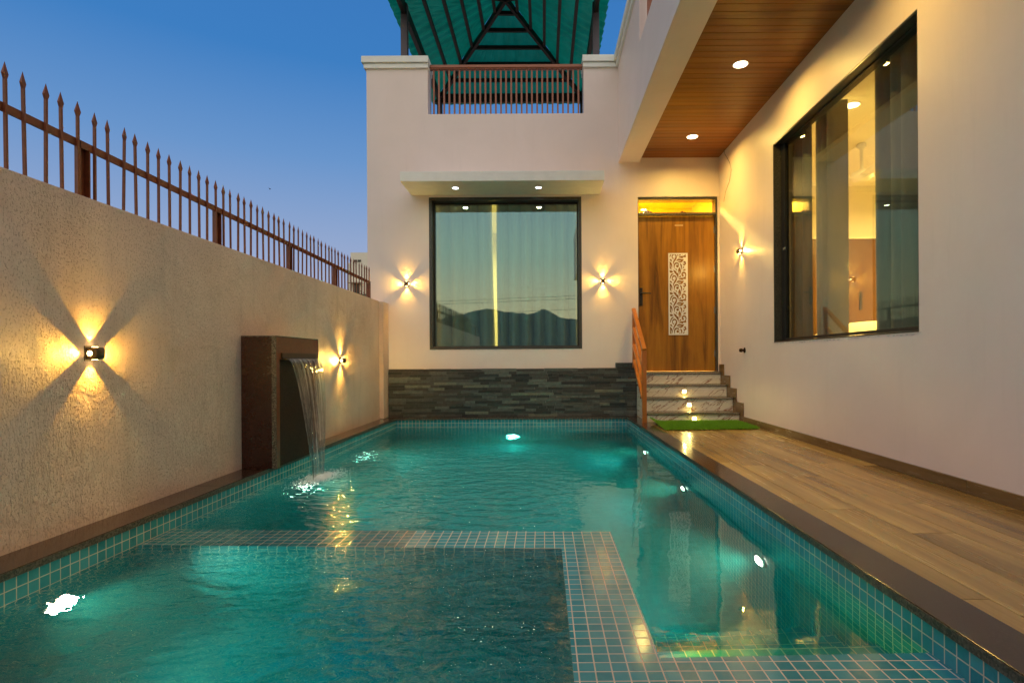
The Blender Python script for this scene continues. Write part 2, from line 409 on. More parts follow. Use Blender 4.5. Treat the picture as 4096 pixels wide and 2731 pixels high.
M = dict(
    front=m_plaster('cream_wall_paint', (0.85, 0.72, 0.66), (0.80, 0.675, 0.61)),
    trim=simple('white_trim_paint', (0.80, 0.80, 0.74), 0.5, bump=0.06, bscale=40, var=0.05),
    rustic=m_rustic(),
    mosaic=m_mosaic(), floor_mosaic=m_mosaic('pool_floor_mosaic', 0.0485, (0.03, 0.22, 0.26), (0.05, 0.27, 0.31)),
    coping=m_granite('brown_polished_granite', (0.018, 0.009, 0.006), (0.080, 0.043, 0.028), 0.13),
    coping_edge=m_granite('rough_granite_edge', (0.02, 0.018, 0.014), (0.16, 0.13, 0.09), 0.5, 150, 0.4),
    fountain=m_granite('brown_speckled_granite', (0.010, 0.0035, 0.0028), (0.070, 0.020, 0.013), 0.25, 260),
    fountain_panel=m_granite('dark_speckled_granite', (0.018, 0.009, 0.006), (0.075, 0.038, 0.025), 0.6, 260, spec=0.15),
    border=simple('orange_brown_border', (0.17, 0.042, 0.006), 0.3, var=0.2, nscale=40),
    black_granite=m_granite('black_granite', (0.010, 0.010, 0.009), (0.11, 0.10, 0.085), 0.28, 300),
    step_granite=m_granite('speckled_step_granite', (0.03, 0.028, 0.02), (0.24, 0.2, 0.15), 0.2, 240),
    steel=simple('bright_strip', (0.62, 0.60, 0.54), 0.25, 0.9, var=0.05),
    marble=m_marble(),
    stone=m_stone(),
    deck=m_wood('wood_look_deck_tile', (0.15, 0.085, 0.024), (0.34, 0.215, 0.070), (0.48, 0.33, 0.125), 1, 0.25, 5.5, 0.5, 0.16, 0.045, 0.02),
    deckbase=simple('dark_grout', (0.06, 0.045, 0.03), 0.8),
    skirt=m_wood('skirting_wood_tile', (0.10, 0.055, 0.02), (0.19, 0.11, 0.04), (0.26, 0.16, 0.07), 1, 0.25, 9, 0.5, 0.15, 0.12),
    ceiling=m_wood('brown_ceiling_board', (0.14, 0.036, 0.002), (0.25, 0.075, 0.004), (0.33, 0.11, 0.009), 0, 0.33, 7, 0.3, 0.16, 0.05, 0.02),
    door=m_wood('teak_door_laminate', (0.105, 0.038, 0.003), (0.31, 0.125, 0.008), (0.43, 0.19, 0.016), 2, 0.32, 8, 0.4, 0, 0.08),
    panelwood=m_wood('interior_wood_panel', (0.075, 0.027, 0.001), (0.14, 0.056, 0.002), (0.18, 0.075, 0.004), 2, 0.35, 6, 0.5, 0, 0.08),
    filler=simple('rough_filler', (0.62, 0.58, 0.54), 0.8, bump=0.6, bscale=120),
    white=simple('white_panel', (0.80, 0.77, 0.76), 0.4, var=0.03),
    orange=simple('orange_brown_rail_paint', (0.42, 0.125, 0.018), 0.28, var=0.1, nscale=20, bump=0.05),
    balrail=simple('brown_balcony_paint', (0.34, 0.115, 0.055), 0.35, var=0.1),
    fence=simple('rust_brown_fence_paint', (0.18, 0.045, 0.014), 0.45, var=0.3, nscale=30, bump=0.2),
    blackmetal=simple('black_metal', (0.02, 0.018, 0.016), 0.35, 0.2),
    postmetal=simple('violet_grey_post_paint', (0.11, 0.085, 0.10), 0.5, 0.1),
    darkmetal=simple('dark_roof_steel', (0.022, 0.014, 0.010), 0.5, 0.1, var=0.4, nscale=12),
    lamp=simple('bronze_lamp_body', (0.10, 0.065, 0.03), 0.35, 0.6),
    bronze=simple('dark_bronze', (0.055, 0.028, 0.010), 0.22, 0.7),
    foil=simple('crumpled_foil', (0.7, 0.7, 0.72), 0.2, 0.9, bump=0.8, bscale=90),
    roof=m_roofsheet(),
    glass=m_glass('tinted_window_glass', (0.74, 0.89, 0.88), 0.175),
    glass2=m_glass('side_window_glass', (0.86, 0.88, 0.84), 0.03, (0.9, 0.95, 0.95)),
    clear=m_glass('clear_transom_glass', (0.9, 0.9, 0.85), 0.03),
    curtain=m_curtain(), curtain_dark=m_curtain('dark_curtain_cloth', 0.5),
    int_wall=simple('interior_cream_paint', (0.80, 0.74, 0.58), 0.6, var=0.03),
    int_yellow=simple('interior_yellow_paint', (0.85, 0.60, 0.10), 0.6, var=0.03),
    int_floor=simple('interior_floor_tile', (0.45, 0.38, 0.28), 0.3),
    bed=simple('cream_bed_cloth', (0.75, 0.66, 0.48), 0.8, bump=0.3, bscale=18),
    fan=simple('white_fan_enamel', (0.75, 0.72, 0.62), 0.35),
    warm_disc=emis('warm_lamp_disc', (1.0, 0.80, 0.48), 9),
    cool_disc=emis('cool_lamp_disc', (0.93, 0.97, 1.0), 14),
    pool_disc=emis('pool_lamp_lens', (1.0, 0.26, 0.20), 90),
    step_disc=emis('step_lamp_lens', (1.0, 0.80, 0.42), 5),
    lens=emis('wall_lamp_lens', (1.0, 0.70, 0.28), 22),
    step_plate=simple('step_lamp_plate', (0.6, 0.52, 0.40), 0.4),
    concrete=simple('patio_concrete', (0.25, 0.23, 0.20), 0.8),
    ground=simple('dry_ground', (0.12, 0.095, 0.06), 0.95, var=0.4, nscale=0.3),
    hill=simple('hill_scrub', (0.04, 0.06, 0.055), 0.95, var=0.4, nscale=0.02),
    farwall=simple('far_house_paint', (0.80, 0.74, 0.60), 0.7, var=0.04),
    farglass=simple('dark_far_window', (0.03, 0.025, 0.02), 0.3),
    leaf=simple('shrub_leaf', (0.035, 0.075, 0.02), 0.6, var=0.5, nscale=20),
    turf=simple('artificial_turf', (0.17, 0.38, 0.008), 0.6, var=0.35, nscale=60),
    foam=simple('white_foam', (0.85, 0.95, 0.95), 0.5, var=0.05),
    water=m_water(), fall=m_fall(),
)

# ------------------------------------------------------------------ key dimensions (metres, camera looks along +Y)
YW = 7.71                    # house front wall face
XR = 2.43                    # long side wall face
XL = -2.19                   # boundary wall face
def pxr(y): return 1.13 + 0.0075 * (7.62 - y)      # right pool edge
def cxr(y): return 1.262 + 0.0130 * (7.62 - y)     # outer edge of the right coping
YN = -1.3                    # near end of the pool
ZW = -0.128                  # water level

# ------------------------------------------------------------------ ground, patio, hills
b = MB()
ho = (-2.30, 2.50, -3.4, 7.90); G = 4000
b.box(-G, ho[0], -G, G, -0.3, -0.12).box(ho[1], G, -G, G, -0.3, -0.12).box(ho[0], ho[1], ho[3], G, -0.3, -0.12).box(ho[0], ho[1], -G, ho[2], -0.3, -0.12)
struct('ground', b, M['ground'])
b = MB().box(-2.19, 2.43, -3.4, YN - 0.18, -0.2, -0.004)
struct('patio', b, M['concrete'])

def ridge(az):      # hill height (tangent of elevation) by azimuth tangent about the -Y axis
    pts = [(-6, .05), (-2.5, .07), (-1.2, .055), (-.6, .06), (-.196, .0774), (-.17, .0800), (-.152, .0823), (-.13, .0866), (-.104, .0895), (-.085, .0887), (-.06, .0883), (-.035, .0862), (-.02, .0852), (-.008, .0907), (.0, .0922), (.012, .0871),
           (.025, .0786), (.041, .0739), (.063, .0715), (.12, .066), (.19, .064), (.5, .05), (1.2, .07), (2.5, .06), (6, .05)]
    for (a, h), (c, g) in zip(pts, pts[1:]):
        if a <= az <= c:
            t = (az - a) / (c - a); return h + (g - h) * t
    return .05
# the window mirrors x, so the silhouette keeps its x order with y flipped
b = MB(); n = 900; vs = []; D0 = 1500.0
for i in range(n):
    az = -3.0 + 6.0 * i / (n - 1)
    h = ridge(az) * (1 + 0.05 * math.sin(az * 37) * 0.3 + 0.02 * math.sin(az * 120 + 1) * 0.4) + random.uniform(-.0011, .0011)
    for k, (dd, hh) in enumerate(((0.55, 0.0), (0.7, 0.35), (0.88, 0.8), (1.0, 1.0), (1.15, 0.6), (1.4, -0.01))):
        wob = 1 + 0.15 * math.sin(az * 23 + k * 2) if 0 < k < 3 else 1
        vs.append((az * D0 * dd * 1.0, -D0 * dd, -1 + (h * D0 * (dd if k == 3 else 1) * hh) * wob))
fs = [(i*6+k, (i+1)*6+k, (i+1)*6+k+1, i*6+k+1) for i in range(n-1) for k in range(5)]
b.add(vs, fs, True)
struct('hills', b, M['hill'], merge=False)

# ------------------------------------------------------------------ pool shell, ledges, water
ZB = -1.35; ZT = -0.03
pool = MB()
def q(mb, *pts): mb.add(pts, [tuple(range(len(pts)))])
q(pool, (-2.015, YN, ZB), (-2.015, 7.62, ZB), (-2.015, 7.62, ZT), (-2.015, YN, ZT))
q(pool, (pxr(YN), YN, ZB), (pxr(YN), YN, ZT), (pxr(7.62), 7.62, ZT), (pxr(7.62), 7.62, ZB))
q(pool, (-2.015, 7.62, ZB), (pxr(7.62), 7.62, ZB), (pxr(7.62), 7.62, ZT), (-2.015, 7.62, ZT))
q(pool, (-2.015, YN, ZB), (-2.015, YN, ZT), (pxr(YN), YN, ZT), (pxr(YN), YN, ZB))
struct('pool', pool, M['mosaic'], merge=False)
pf = MB(); q(pf, (-2.015, YN, ZB), (pxr(YN), YN, ZB), (pxr(7.62), 7.62, ZB), (-2.015, 7.62, ZB))
struct('pool_floor', pf, M['floor_mosaic'], merge=False)
ZL = -0.1325
def slab(mb, poly, z0, z1): mb.prism(poly, 'z', z0, z1)
led = MB()
ZR = -0.1262
slab(led, [(-0.0005, 2.6795), (0.08, 2.678), (0.08, YN + .01), (0.345, YN + .01), (0.345, 2.93), (-0.0005, 2.945)], ZB + .01, ZR)
arm = [(-2.014, 2.77), (-0.001, 2.6796), (-0.001, 2.9451), (-2.014, 3.03)]
led.add([(x, y, ZB + .01) for x, y in arm] + [(x, y, ZR if x > -1 else -0.1315) for x, y in arm], [(3, 2, 1, 0), (4, 5, 6, 7), (0, 1, 5, 4), (1, 2, 6, 5), (2, 3, 7, 6), (3, 0, 4, 7)])
slab(led, [(0.3455, YN + .01), (pxr(YN) - .001, YN + .01), (pxr(1.7) - .001, 1.71), (0.3455, 1.69)], ZB + .01, ZR + .0004)
slab(led, [(0.3455, 1.6905), (pxr(1.7) - .001, 1.7105), (pxr(1.95) - .001, 1.97), (0.3455, 1.95)], ZB + .01, -0.38)
slab(led, [(0.3455, 1.9505), (pxr(1.95) - .001, 1.9705), (pxr(2.2) - .001, 2.25), (0.3455, 2.23)], ZB + .01, -0.63)
slab(led, [(0.3455, 2.2305), (pxr(2.2) - .001, 2.2505), (pxr(2.5) - .001, 2.53), (0.3455, 2.51)], ZB + .01, -0.88)
slab(led, [(-2.013, YN + .011), (0.0795, YN + .011), (0.0795, 2.677), (-2.013, 2.769)], ZB + .01, -1.0)
struct('pool_ledge', led, M['mosaic'])
w = MB()
e = 0.012
w.prism([(-2.015 - e, YN - e), (pxr(YN) + e, YN - e), (pxr(7.62) + e, 7.62 + e), (-2.015 - e, 7.62 + e)], 'z', ZB - .05, ZW)
struct('water', w, M['water'])

# coping: polished tops with rough edge strips
cp = MB()
def slabs(mb, x0, x1, y0, y1, L=2.4, g=0.002):
    y = y0
    while y < y1 - 0.01:
        yy = min(y + L, y1); mb.box(x0, x1, y + g / 2, yy - g / 2, -0.031, 0.0); y = yy
slabs(cp, XL + .001, -2.004, YN, 7.595)
y = YN
while y < 7.594:
    yy = min(y + 2.2, 7.595)
    cp.prism([(pxr(y) - .010, y + .001), (cxr(y), y + .001), (cxr(yy), yy - .001), (pxr(yy) - .010, yy - .001)], 'z', -0.031, 0.0); y = yy
cp.box(XL + .001, cxr(7.62), 7.5955, 7.70, -0.031, 0.0)
cp.box(XL + .001, XR - .001, YN - .18, YN - .001, -0.031, 0.0)
struct('coping', cp, M['coping'], bevel=0.0012)
ce = MB()
ce.box(-2.0038, -2.0005, YN, 7.594, -0.0315, -0.004)
ce.prism([(pxr(YN) - .0133, YN), (pxr(YN) - .0102, YN), (pxr(7.594) - .0102, 7.594), (pxr(7.594) - .0133, 7.594)], 'z', -0.0315, -0.004)
ce.box(-2.0, pxr(7.62) - .014, 7.592, 7.5952, -0.0315, -0.004)
struct('coping_edge', ce, M['coping_edge'])

# deck
b = MB().box(1.20, XR - .002, YN, 7.70, -0.2, -0.009); struct('deck_bed', b, M['deckbase'])
dk = MB(); x = 1.235; i = 0
random.seed(11)
while x < XR - 0.03:
    x1 = min(x + 0.197, XR - 0.001); y = YN - random.uniform(0, 1.1)
    while y < 7.69:
        y1 = min(y + 1.2, 7.69)
        if y1 > YN: dk.box(x + .0017, x1 - .0017, max(y, YN) + .0017, y1 - .0017, -0.012, -0.003)
        y = y1
    x += 0.197
struct('deck', dk, M['deck'], bevel=0.0012)

# ------------------------------------------------------------------ villa
WX0, WX1, WZ0, WZ1 = -1.572, 0.531, 0.925, 3.02
DX0, DX1, DZ0, DZ1 = 1.308, 2.408, 0.603, 3.01
OX0, OX1, OZ = -1.576, 0.572, 4.165
villa = thing('villa', 'cream painted flat-roofed villa with a wooden door, a big front window and a roof parapet', 'house', (0, YW, 0))
b = MB().wall('y', YW, YW + .25, -2.42, 2.68, -0.14, 4.93,
    [(WX0, WX1, WZ0, WZ1), (DX0, DX1, DZ0, DZ1), (OX0, OX1, OZ, 5), (1.05, 3, 3.75, 5)])
b.box(-2.42, -2.17, YW + .2501, 12.5, -.14, 4.93).box(-2.42, 1.3, 12.5001, 12.75, -.14, 4.93)
obj('wall', b, M['front'], villa)
b = MB().wall('x', XR, XR + .17, -3.4, YW - .0005, -0.14, 3.75, [(3.62, 5.91, 0.94, 3.03)])
side = obj('wall', b, M['front'], villa)
b = MB().wall('x', 1.045, 1.33, -3.4, YW - .0005, 3.48, 4.93, [(1.5, 5.99, 4.165, 5)])
obj('balcony_wall', b, M['front'], villa, bevel=0.004)
b = MB().box(1.3305, XR - .0005, -3.4, YW - .001, 3.60, 3.75).box(-2.1695, 1.3, YW + .2505, 12.499, 3.7, 3.9); obj('roof', b, M['front'], villa)
# parapet coping mouldings
b = MB(); b2 = MB()
for (z0, z1, pr) in ((4.79, 4.852, .030), (4.858, 4.945, .055)):
    b2.box(-2.42 - pr, OX0 + pr * .3, YW - pr, YW + .25 + pr, z0, z1)
    b2.box(-2.42 - pr, -2.17 + pr, YW + .2505 + pr, 12.7, z0, z1)
    b.box(OX1 - pr * .3, 1.045 - pr, YW - pr, YW + .25 + pr, z0, z1)
    b.box(1.045 - pr, 1.33 + pr, 5.99 - pr * .3, YW + .25 + pr, z0 + .0005, z1 + .0005)
obj('parapet_coping', b2, M['trim'], villa, bevel=0.004)
obj('parapet_coping', b, M['trim'], villa, bevel=0.004)
# window canopy
b = MB().box(-1.813, 0.785, 7.11, YW - .001, 3.05, 3.175); can = obj('window_canopy', b, M['trim'], villa, bevel=0.004)
# ceiling of the covered passage
b = MB(); y = -3.39
while y < YW - .01:
    y1 = min(y + .097, YW - .001); b.box(1.3305, XR - .0005, y + .0035, y1, 3.545, 3.575); y += .097
obj('ceiling', b, M['ceiling'], villa, bevel=0.002, merge=False)
b = MB().box(1.3306, XR - .0006, -3.39, YW - .002, 3.556, 3.5995); obj('ceiling_batten', b, M['darkmetal'], villa)
# stone cladding of thin ledge stones
st = MB(); random.seed(3); z = 0.0; rows = 18; rh = 0.655 / rows
for r in range(rows):
    x = -2.128 - random.uniform(0, .2)
    while x < 1.27:
        L = random.choice((.08, .12, .17, .22, .28, .34, .42)) * random.uniform(.85, 1.15); x1 = min(x + L, 1.27)
        if x1 > -2.12 and x1 - max(x, -2.128) > 0.012:
            d = random.uniform(0, .014); dz = random.uniform(0, .006) if r == rows - 1 else 0
            st.box(max(x, -2.128) + .0006, x1 - .0006, 7.668 - d, YW - .0008, z + .0006, z + rh - .0006 + dz)
        x = x1
    z += rh
obj('stone_cladding', st, M['stone'], villa, bevel=0.0015, merge=False)
b = MB().box(0.985, 1.262, 7.655, YW - .0012, 0.6625, 0.729); obj('granite_block', b, M['black_granite'], villa, bevel=0.003)

def frame_mesh(axis, c0, c1, a0, a1, z0, z1, t):
    return MB().wall(axis, c0, c1, a0, a1, z0, z1, [(a0 + t, a1 - t, z0 + t, z1 - t)])
# front window
g0 = YW + .02; gy = YW + .155
win = obj('window', frame_mesh('y', YW + .004, YW + .24, WX0 + .0006, WX1 - .0006, WZ0 + .0006, WZ1 - .0006, .038), M['black_granite'], villa, bevel=0.002)
obj('pane', MB().box(WX0 + .04, WX1 - .04, gy, gy + .006, WZ0 + .04, WZ1 - .04), M['glass'], win)
b = MB().wall('y', gy - .012, gy - .0005, WX0 + .039, WX1 - .039, WZ0 + .039, WZ1 - .039, [(WX0 + .056, WX1 - .056, WZ0 + .05, WZ1 - .065)])
obj('gasket', b, M['blackmetal'], win)
random.seed(14)
def filler(mb, axis, c0, c1, a0, a1, z, hmax, up=False):
    n = int((a1 - a0) / .02); pts = [(a0, z)] + [(a0 + (a1 - a0) * i / n, z - random.random() ** 2 * hmax) for i in range(1, n)] + [(a1, z)]
    P = (lambda a, c, zz: (a, c, zz)) if axis == 'y' else (lambda a, c, zz: (c, a, zz))
    for (p, q_) in zip(pts, pts[1:]):
        mb.add([P(p[0], c0, z + .002), P(q_[0], c0, z + .002), P(q_[0], c0, q_[1] - .002), P(p[0], c0, p[1] - .002), P(p[0], c1, z + .002), P(q_[0], c1, z + .002), P(q_[0], c1, q_[1] - .002), P(p[0], c1, p[1] - .002)],
               [(3, 2, 1, 0), (4, 5, 6, 7), (0, 1, 5, 4), (1, 2, 6, 5), (2, 3, 7, 6), (3, 0, 4, 7)])
fb = MB(); filler(fb, 'y', YW - .003, YW + .003, WX0 - .01, WX1 + .01, WZ0 - .002, .012); obj('filler', fb, M['filler'], win)
# side window
gx = XR + .10
win2 = obj('window', frame_mesh('x', XR + .004, XR + .165, 3.6206, 5.9094, .9406, 3.0294, .012), M['black_granite'], villa, bevel=0.002)
obj('pane', MB().box(gx, gx + .006, 3.642, 5.888, .962, 3.014), M['glass2'], win2)
obj('sash', MB().wall('x', gx - .02, gx - .0006, 3.641, 5.889, .961, 3.0145, [(3.675, 5.80, .985, 3.004)]), M['blackmetal'], win2)
b = MB().box(gx - .0245, gx - .0206, 5.79, 5.85, 1.90, 1.93).lathe([(.005, 0), (.005, .003)], (gx - .0246, 5.805, 1.915), (-1, 0, 0), 10).lathe([(.005, 0), (.005, .003)], (gx - .0246, 5.835, 1.915), (-1, 0, 0), 10)
obj('latch', b, M['steel'], win2)
fb = MB(); filler(fb, 'x', XR - .003, XR + .003, 3.60, 5.93, .9385, .016); obj('filler', fb, M['filler'], win2)
# door
dy = YW + .06
dr = obj('door', MB().box(DX0 + .012, DX1 - .028, dy, dy + .04, DZ0 + .004, 2.752), M['door'], villa, bevel=0.002)
b = MB().box(DX0 + .0006, DX0 + .010, dy - .045, dy + .12, DZ0 + .001, 3.008).box(DX1 - .026, DX1 - .0006, dy - .045, dy + .12, DZ0 + .001, 3.008).box(DX0 + .0101, DX1 - .0261, dy - .045, dy + .12, 2.975, 3.008)
obj('door_frame', b, M['black_granite'], villa, bevel=0.002)
obj('transom_sill', MB().box(DX0 + .0108, DX1 - .0268, YW - .012, dy + .12, 2.758, 2.79), M['step_granite'], villa, bevel=0.003)
obj('transom_pane', MB().box(DX0 + .0108, DX1 - .0268, dy + .05, dy + .056, 2.7905, 2.9745), M['clear'], villa)
hx = 1.356
hd = obj('handle', MB().box(hx - .022, hx + .022, dy - .008, dy - .0005, 1.515, 1.765), M['blackmetal'], dr, bevel=0.004)
b = MB().tube([(hx, dy - .008, 1.685), (hx, dy - .055, 1.685)], .011, 12).tube([(hx - .008, dy - .055, 1.685), (hx + .02, dy - .058, 1.686), (hx + .07, dy - .058, 1.684), (hx + .13, dy - .052, 1.682)], [.011, .011, .009, .008], 10)
b.lathe([(.012, 0), (.012, .004)], (hx, dy - .0085, 1.60), (0, -1, 0), 12)
obj('lever', b, M['blackmetal'], hd)
for hz in (.85, 1.45, 2.02, 2.56):
    obj('hinge', MB().box(DX1 - .040, DX1 - .0285, dy - .006, dy - .0005, hz - .045, hz + .045), M['steel'], dr)
obj('name_strip', MB().box(1.83, 1.945, dy - .004, dy - .0005, 2.618, 2.637), simple('brass_strip', (.62, .42, .2), .3, .3), dr)
# carved panel
def catmull(pts, n=5):
    out = []; N = len(pts)
    for i in range(N):
        p0, p1, p2, p3 = pts[i-1], pts[i], pts[(i+1) % N], pts[(i+2) % N]
        # keep sharp corners sharp
        for k in range(n):
            t = k / n
            out.append(tuple(0.5*((2*p1[j])+(-p0[j]+p2[j])*t+(2*p0[j]-5*p1[j]+4*p2[j]-p3[j])*t*t+(-p0[j]+3*p1[j]-3*p2[j]+p3[j])*t**3) for j in (0, 1)))
    return out
SH = ["520,250 530,215 555,203 590,230 615,280 642,370 600,320 545,285",
"793,125 820,200 855,280 875,380 865,470 825,560 812,500 806,420 790,372 782,430 785,560 765,640 750,560 715,450 695,360 700,270 735,190",
"785,1265 850,1265 905,1310 935,1400 930,1500 905,1660 880,1560 860,1450 825,1340",
"1050,75 1078,100 1070,150 1020,190 975,255 980,190 1005,120",
"985,375 1030,290 1085,245 1130,238 1165,265 1160,310 1120,345 1050,350",
"155,335 240,335 310,360 350,400 388,450 340,445 290,465 220,475 165,445",
"380,265 430,310 520,350 575,395 600,470 625,500 665,485 700,520 718,620 700,760 668,870 655,770 630,680 560,590 470,480 410,380",
"455,575 400,535 330,520 265,545 215,620 175,720 155,850 172,865 215,800 255,700 310,620 380,570",
"900,600 905,520 950,450 1030,415 1120,430 1180,490 1205,580 1195,690 1170,745 1195,810 1180,860 1140,875 1060,865 1000,868 995,910 960,930 900,915 800,895 710,905 750,850 800,810 880,790 1000,785 1080,755 1130,690 1140,610 1115,545 1060,512 1000,535 975,575 1010,585 1040,620 1035,680 990,715 935,690",
"740,800 750,730 790,685 840,655 875,670 870,725 830,755 785,765",
"440,905 400,970 350,965 300,900 285,810 310,710 370,645 450,625 530,650 585,720 610,820 600,930 550,1030 480,1120 430,1200 385,1320 365,1250 375,1150 410,1060 470,960 515,880 525,790 500,735 440,717 380,742 345,800 348,870 385,915",
"205,970 250,985 290,1050 320,1185 270,1110 200,1070 160,1030 170,990",
"155,1135 220,1170 280,1240 320,1330 322,1430 290,1570 272,1500 240,1350 215,1325 225,1440 245,1540 290,1650 215,1590 155,1520",
"565,1125 590,1070 640,1000 720,960 830,965 930,985 1040,975 1010,1070 950,1150 870,1192 770,1185 690,1150 640,1120 700,1107 800,1102 880,1080 800,1062 700,1068 620,1090",
"1010,1195 1050,1140 1130,1105 1165,1130 1175,1190 1200,1270 1180,1310 1130,1340 1080,1395 1035,1370 1010,1310 970,1255 1040,1282 1095,1270 1108,1235 1070,1203",
"590,1185 680,1200 735,1270 745,1370 720,1460 655,1500 590,1480 562,1410 590,1350 640,1330 680,1365 705,1390 700,1330 660,1285 590,1270 520,1310 480,1400 465,1500 475,1610 440,1550 410,1450 415,1330 460,1240 520,1195"]
px0, pz1, pw, ph = 1.736, 2.243, 0.269, 1.135
ux = pw / 1230.0; uz = ph / 5109.0
from mathutils.geometry import delaunay_2d_cdt
holes = []
lo, hi = -753 + 80, 4356 - 80
for k in range(-2, 4):
    for s in SH:
        pts = catmull([tuple(float(c) for c in p.split(',')) for p in s.split()], 4)
        pts = [(p[0], p[1] + k * 1357) for p in pts]
        ys = [p[1] for p in pts]
        if max(ys) < lo + 30 or min(ys) > hi - 30: continue
        pts = [(max(p[0], 155) , min(max(p[1], lo), hi)) for p in pts]
        cl = [pts[0]]
        for p in pts[1:]:
            if abs(p[0]-cl[-1][0]) + abs(p[1]-cl[-1][1]) > 3: cl.append(p)
        if len(cl) > 4: holes.append([((p[0] - 70) * ux, ph - (p[1] + 753) * uz) for p in cl])
def inside(pt, poly):
    c = False; x, y = pt; j = len(poly) - 1
    for i in range(len(poly)):
        xi, yi = poly[i]; xj, yj = poly[j]
        if (yi > y) != (yj > y) and x < (xj - xi) * (y - yi) / (yj - yi) + xi: c = not c
        j = i
    return c
cv = [(0, 0), (pw, 0), (pw, ph), (0, ph)]; ced = [(0, 1), (1, 2), (2, 3), (3, 0)]
for hpoly in holes:
    n0 = len(cv); cv += hpoly; ced += [(n0 + i, n0 + (i + 1) % len(hpoly)) for i in range(len(hpoly))]
ov, oe, of = delaunay_2d_cdt([Vector(c) for c in cv], ced, [], 0, 1e-6)[:3]
boxes = [(min(p[0] for p in h), max(p[0] for p in h), min(p[1] for p in h), max(p[1] for p in h), h) for h in holes]
pm = MB(); tris = []
for f in of:
    c = (sum(ov[i][0] for i in f) / len(f), sum(ov[i][1] for i in f) / len(f))
    if not any(b_[0] <= c[0] <= b_[1] and b_[2] <= c[1] <= b_[3] and inside(c, b_[4]) for b_ in boxes): tris.append(f)
nv_ = len(ov); cnt = {}
for f in tris:
    for i in range(len(f)):
        k = (f[i], f[(i + 1) % len(f)]); cnt[k] = 1
sidef = [(a_, b_, b_ + nv_, a_ + nv_) for (a_, b_) in cnt if (b_, a_) not in cnt]
pm.add([(v_[0], v_[1], -.003) for v_ in ov] + [(v_[0], v_[1], .003) for v_ in ov], [tuple(reversed(f)) for f in tris] + [tuple(i + nv_ for i in f) for f in tris] + sidef)
pn = obj('carved_panel', pm, M['white'], dr, local=True)
pn.rotation_euler = (R(90), 0, 0); pn.location = Vector((px0, dy - .0065, pz1 - ph)) - WLOC[dr.name]

# interior rooms
def room(x0, x1, y0, y1, z0, z1, m, skip=''):
    mb = MB(); t = .05
    if 'x0' not in skip: mb.box(x0 - t, x0, y0, y1, z0, z1)
    if 'x1' not in skip: mb.box(x1, x1 + t, y0, y1, z0, z1)
    if 'y0' not in skip: mb.box(x0, x1, y0 - t, y0, z0, z1)
    if 'y1' not in skip: mb.box(x0, x1, y1, y1 + t, z0, z1)
    mb.box(x0 - t, x1 + t, y0 - t, y1 + t, z1 + .0005, z1 + t)
    return obj('interior_wall', mb, m, villa)
room(-2.10, 1.18, 7.9605, 11.5, .55, 3.35, M['int_wall'], 'y0')
room(1.29, 2.55, 7.9605, 9.6, .55, 3.35, M['int_yellow'], 'y0')
room(2.6005, 6.6, 1.2, 7.9, .55, 3.2, M['int_wall'], 'x0')
b = MB().box(-2.1, 1.18, 7.9605, 11.5, .5, .5495).box(1.29, 2.55, 7.9605, 9.6, .5, .5495).box(2.6005, 6.6, 1.2, 7.9, .5, .5495); obj('interior_floor', b, M['int_floor'], villa)
wd = obj('wardrobe', MB().box(2.62, 6.59, 7.84, 7.898, .55, 2.44), M['panelwood'])
tag(wd, 'tall wood laminate wardrobe front along the far wall seen through the side window', 'wardrobe')
obj('cornice', MB().box(2.62, 6.59, 7.82, 7.898, 2.4405, 2.475), M['int_wall'], wd)
obj('handle', MB().box(4.42, 4.46, 7.825, 7.8395, 1.45, 1.70), M['blackmetal'], wd)
bd = thing('bed', 'bed with a cream cover just inside the side window', 'bed', (3.9, 6.4, .55))
obj('mattress', MB().box(2.95, 5.0, 5.7, 7.5, .80, 1.02), M['bed'], bd, bevel=.06)
obj('bed_frame', MB().box(2.92, 5.03, 5.67, 7.53, .55, .7995), M['panelwood'], bd, bevel=.01)
obj('pillow', MB().grid(14, 10, lambda u, v: (3.0 + 1.2 * u, 5.75 + .5 * v, 1.03 + .14 * (math.sin(PI * u) * math.sin(PI * v)) ** .4)), M['bed'], bd)
fn = thing('ceiling_fan', 'white three-blade ceiling fan hanging inside behind the side window', 'ceiling fan', (3.62, 6.35, 3.2))
b = MB().lathe([(.045, 0), (.05, -.03), (.02, -.06), (.016, -.28), (.05, -.30), (.11, -.33), (.12, -.37), (.09, -.41), (.03, -.43)], (3.62, 6.35, 3.199), (0, 0, 1), 24)
obj('motor', b, M['fan'], fn)
for k in range(3):
    a = R(25 + 120 * k); d = Vector((math.cos(a), math.sin(a), 0))
    obj('blade', MB().bar(Vector((3.62, 6.35, 2.83)) + d * .1, Vector((3.62, 6.35, 2.83)) + d * .62, .13, .008), M['fan'], fn, bevel=.003)

# curtains
def curtain(label, axis, c, a0, a1, z0, z1, amp=.10, folds=None, skew=0.0, group='curtains behind the windows'):
    folds = folds or max(2, int(abs(a1 - a0) / .175)); n = folds * 18 + 1
    ph = [random.uniform(-.5, .5) for _ in range(folds + 2)]
    def fn(u, v):
        k = u * folds; i = int(min(k, folds - 1e-6)); w = math.sin(2 * PI * k + ph[i] * .5 * math.sin(PI * (k - i)))
        w = -(2 * abs(math.sin(PI * (k - i))) ** .75 - 1) * amp * (1 + .8 * ph[i]) * (1 if (i % 3) else .7) * (-1 if axis == 'x' and False else 1)
        a = a0 + (a1 - a0) * u + .008 * math.sin(v * 5 + k * 2) * v
        if skew: a += skew * v * (u if a1 > a0 else u)
        z = z1 + (z0 - z1) * v
        return (a, c + w, z) if axis == 'y' else (c + w, a, z)
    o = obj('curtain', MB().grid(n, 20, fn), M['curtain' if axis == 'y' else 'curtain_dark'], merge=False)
    return tag(o, label, 'curtain', group)
random.seed(21)
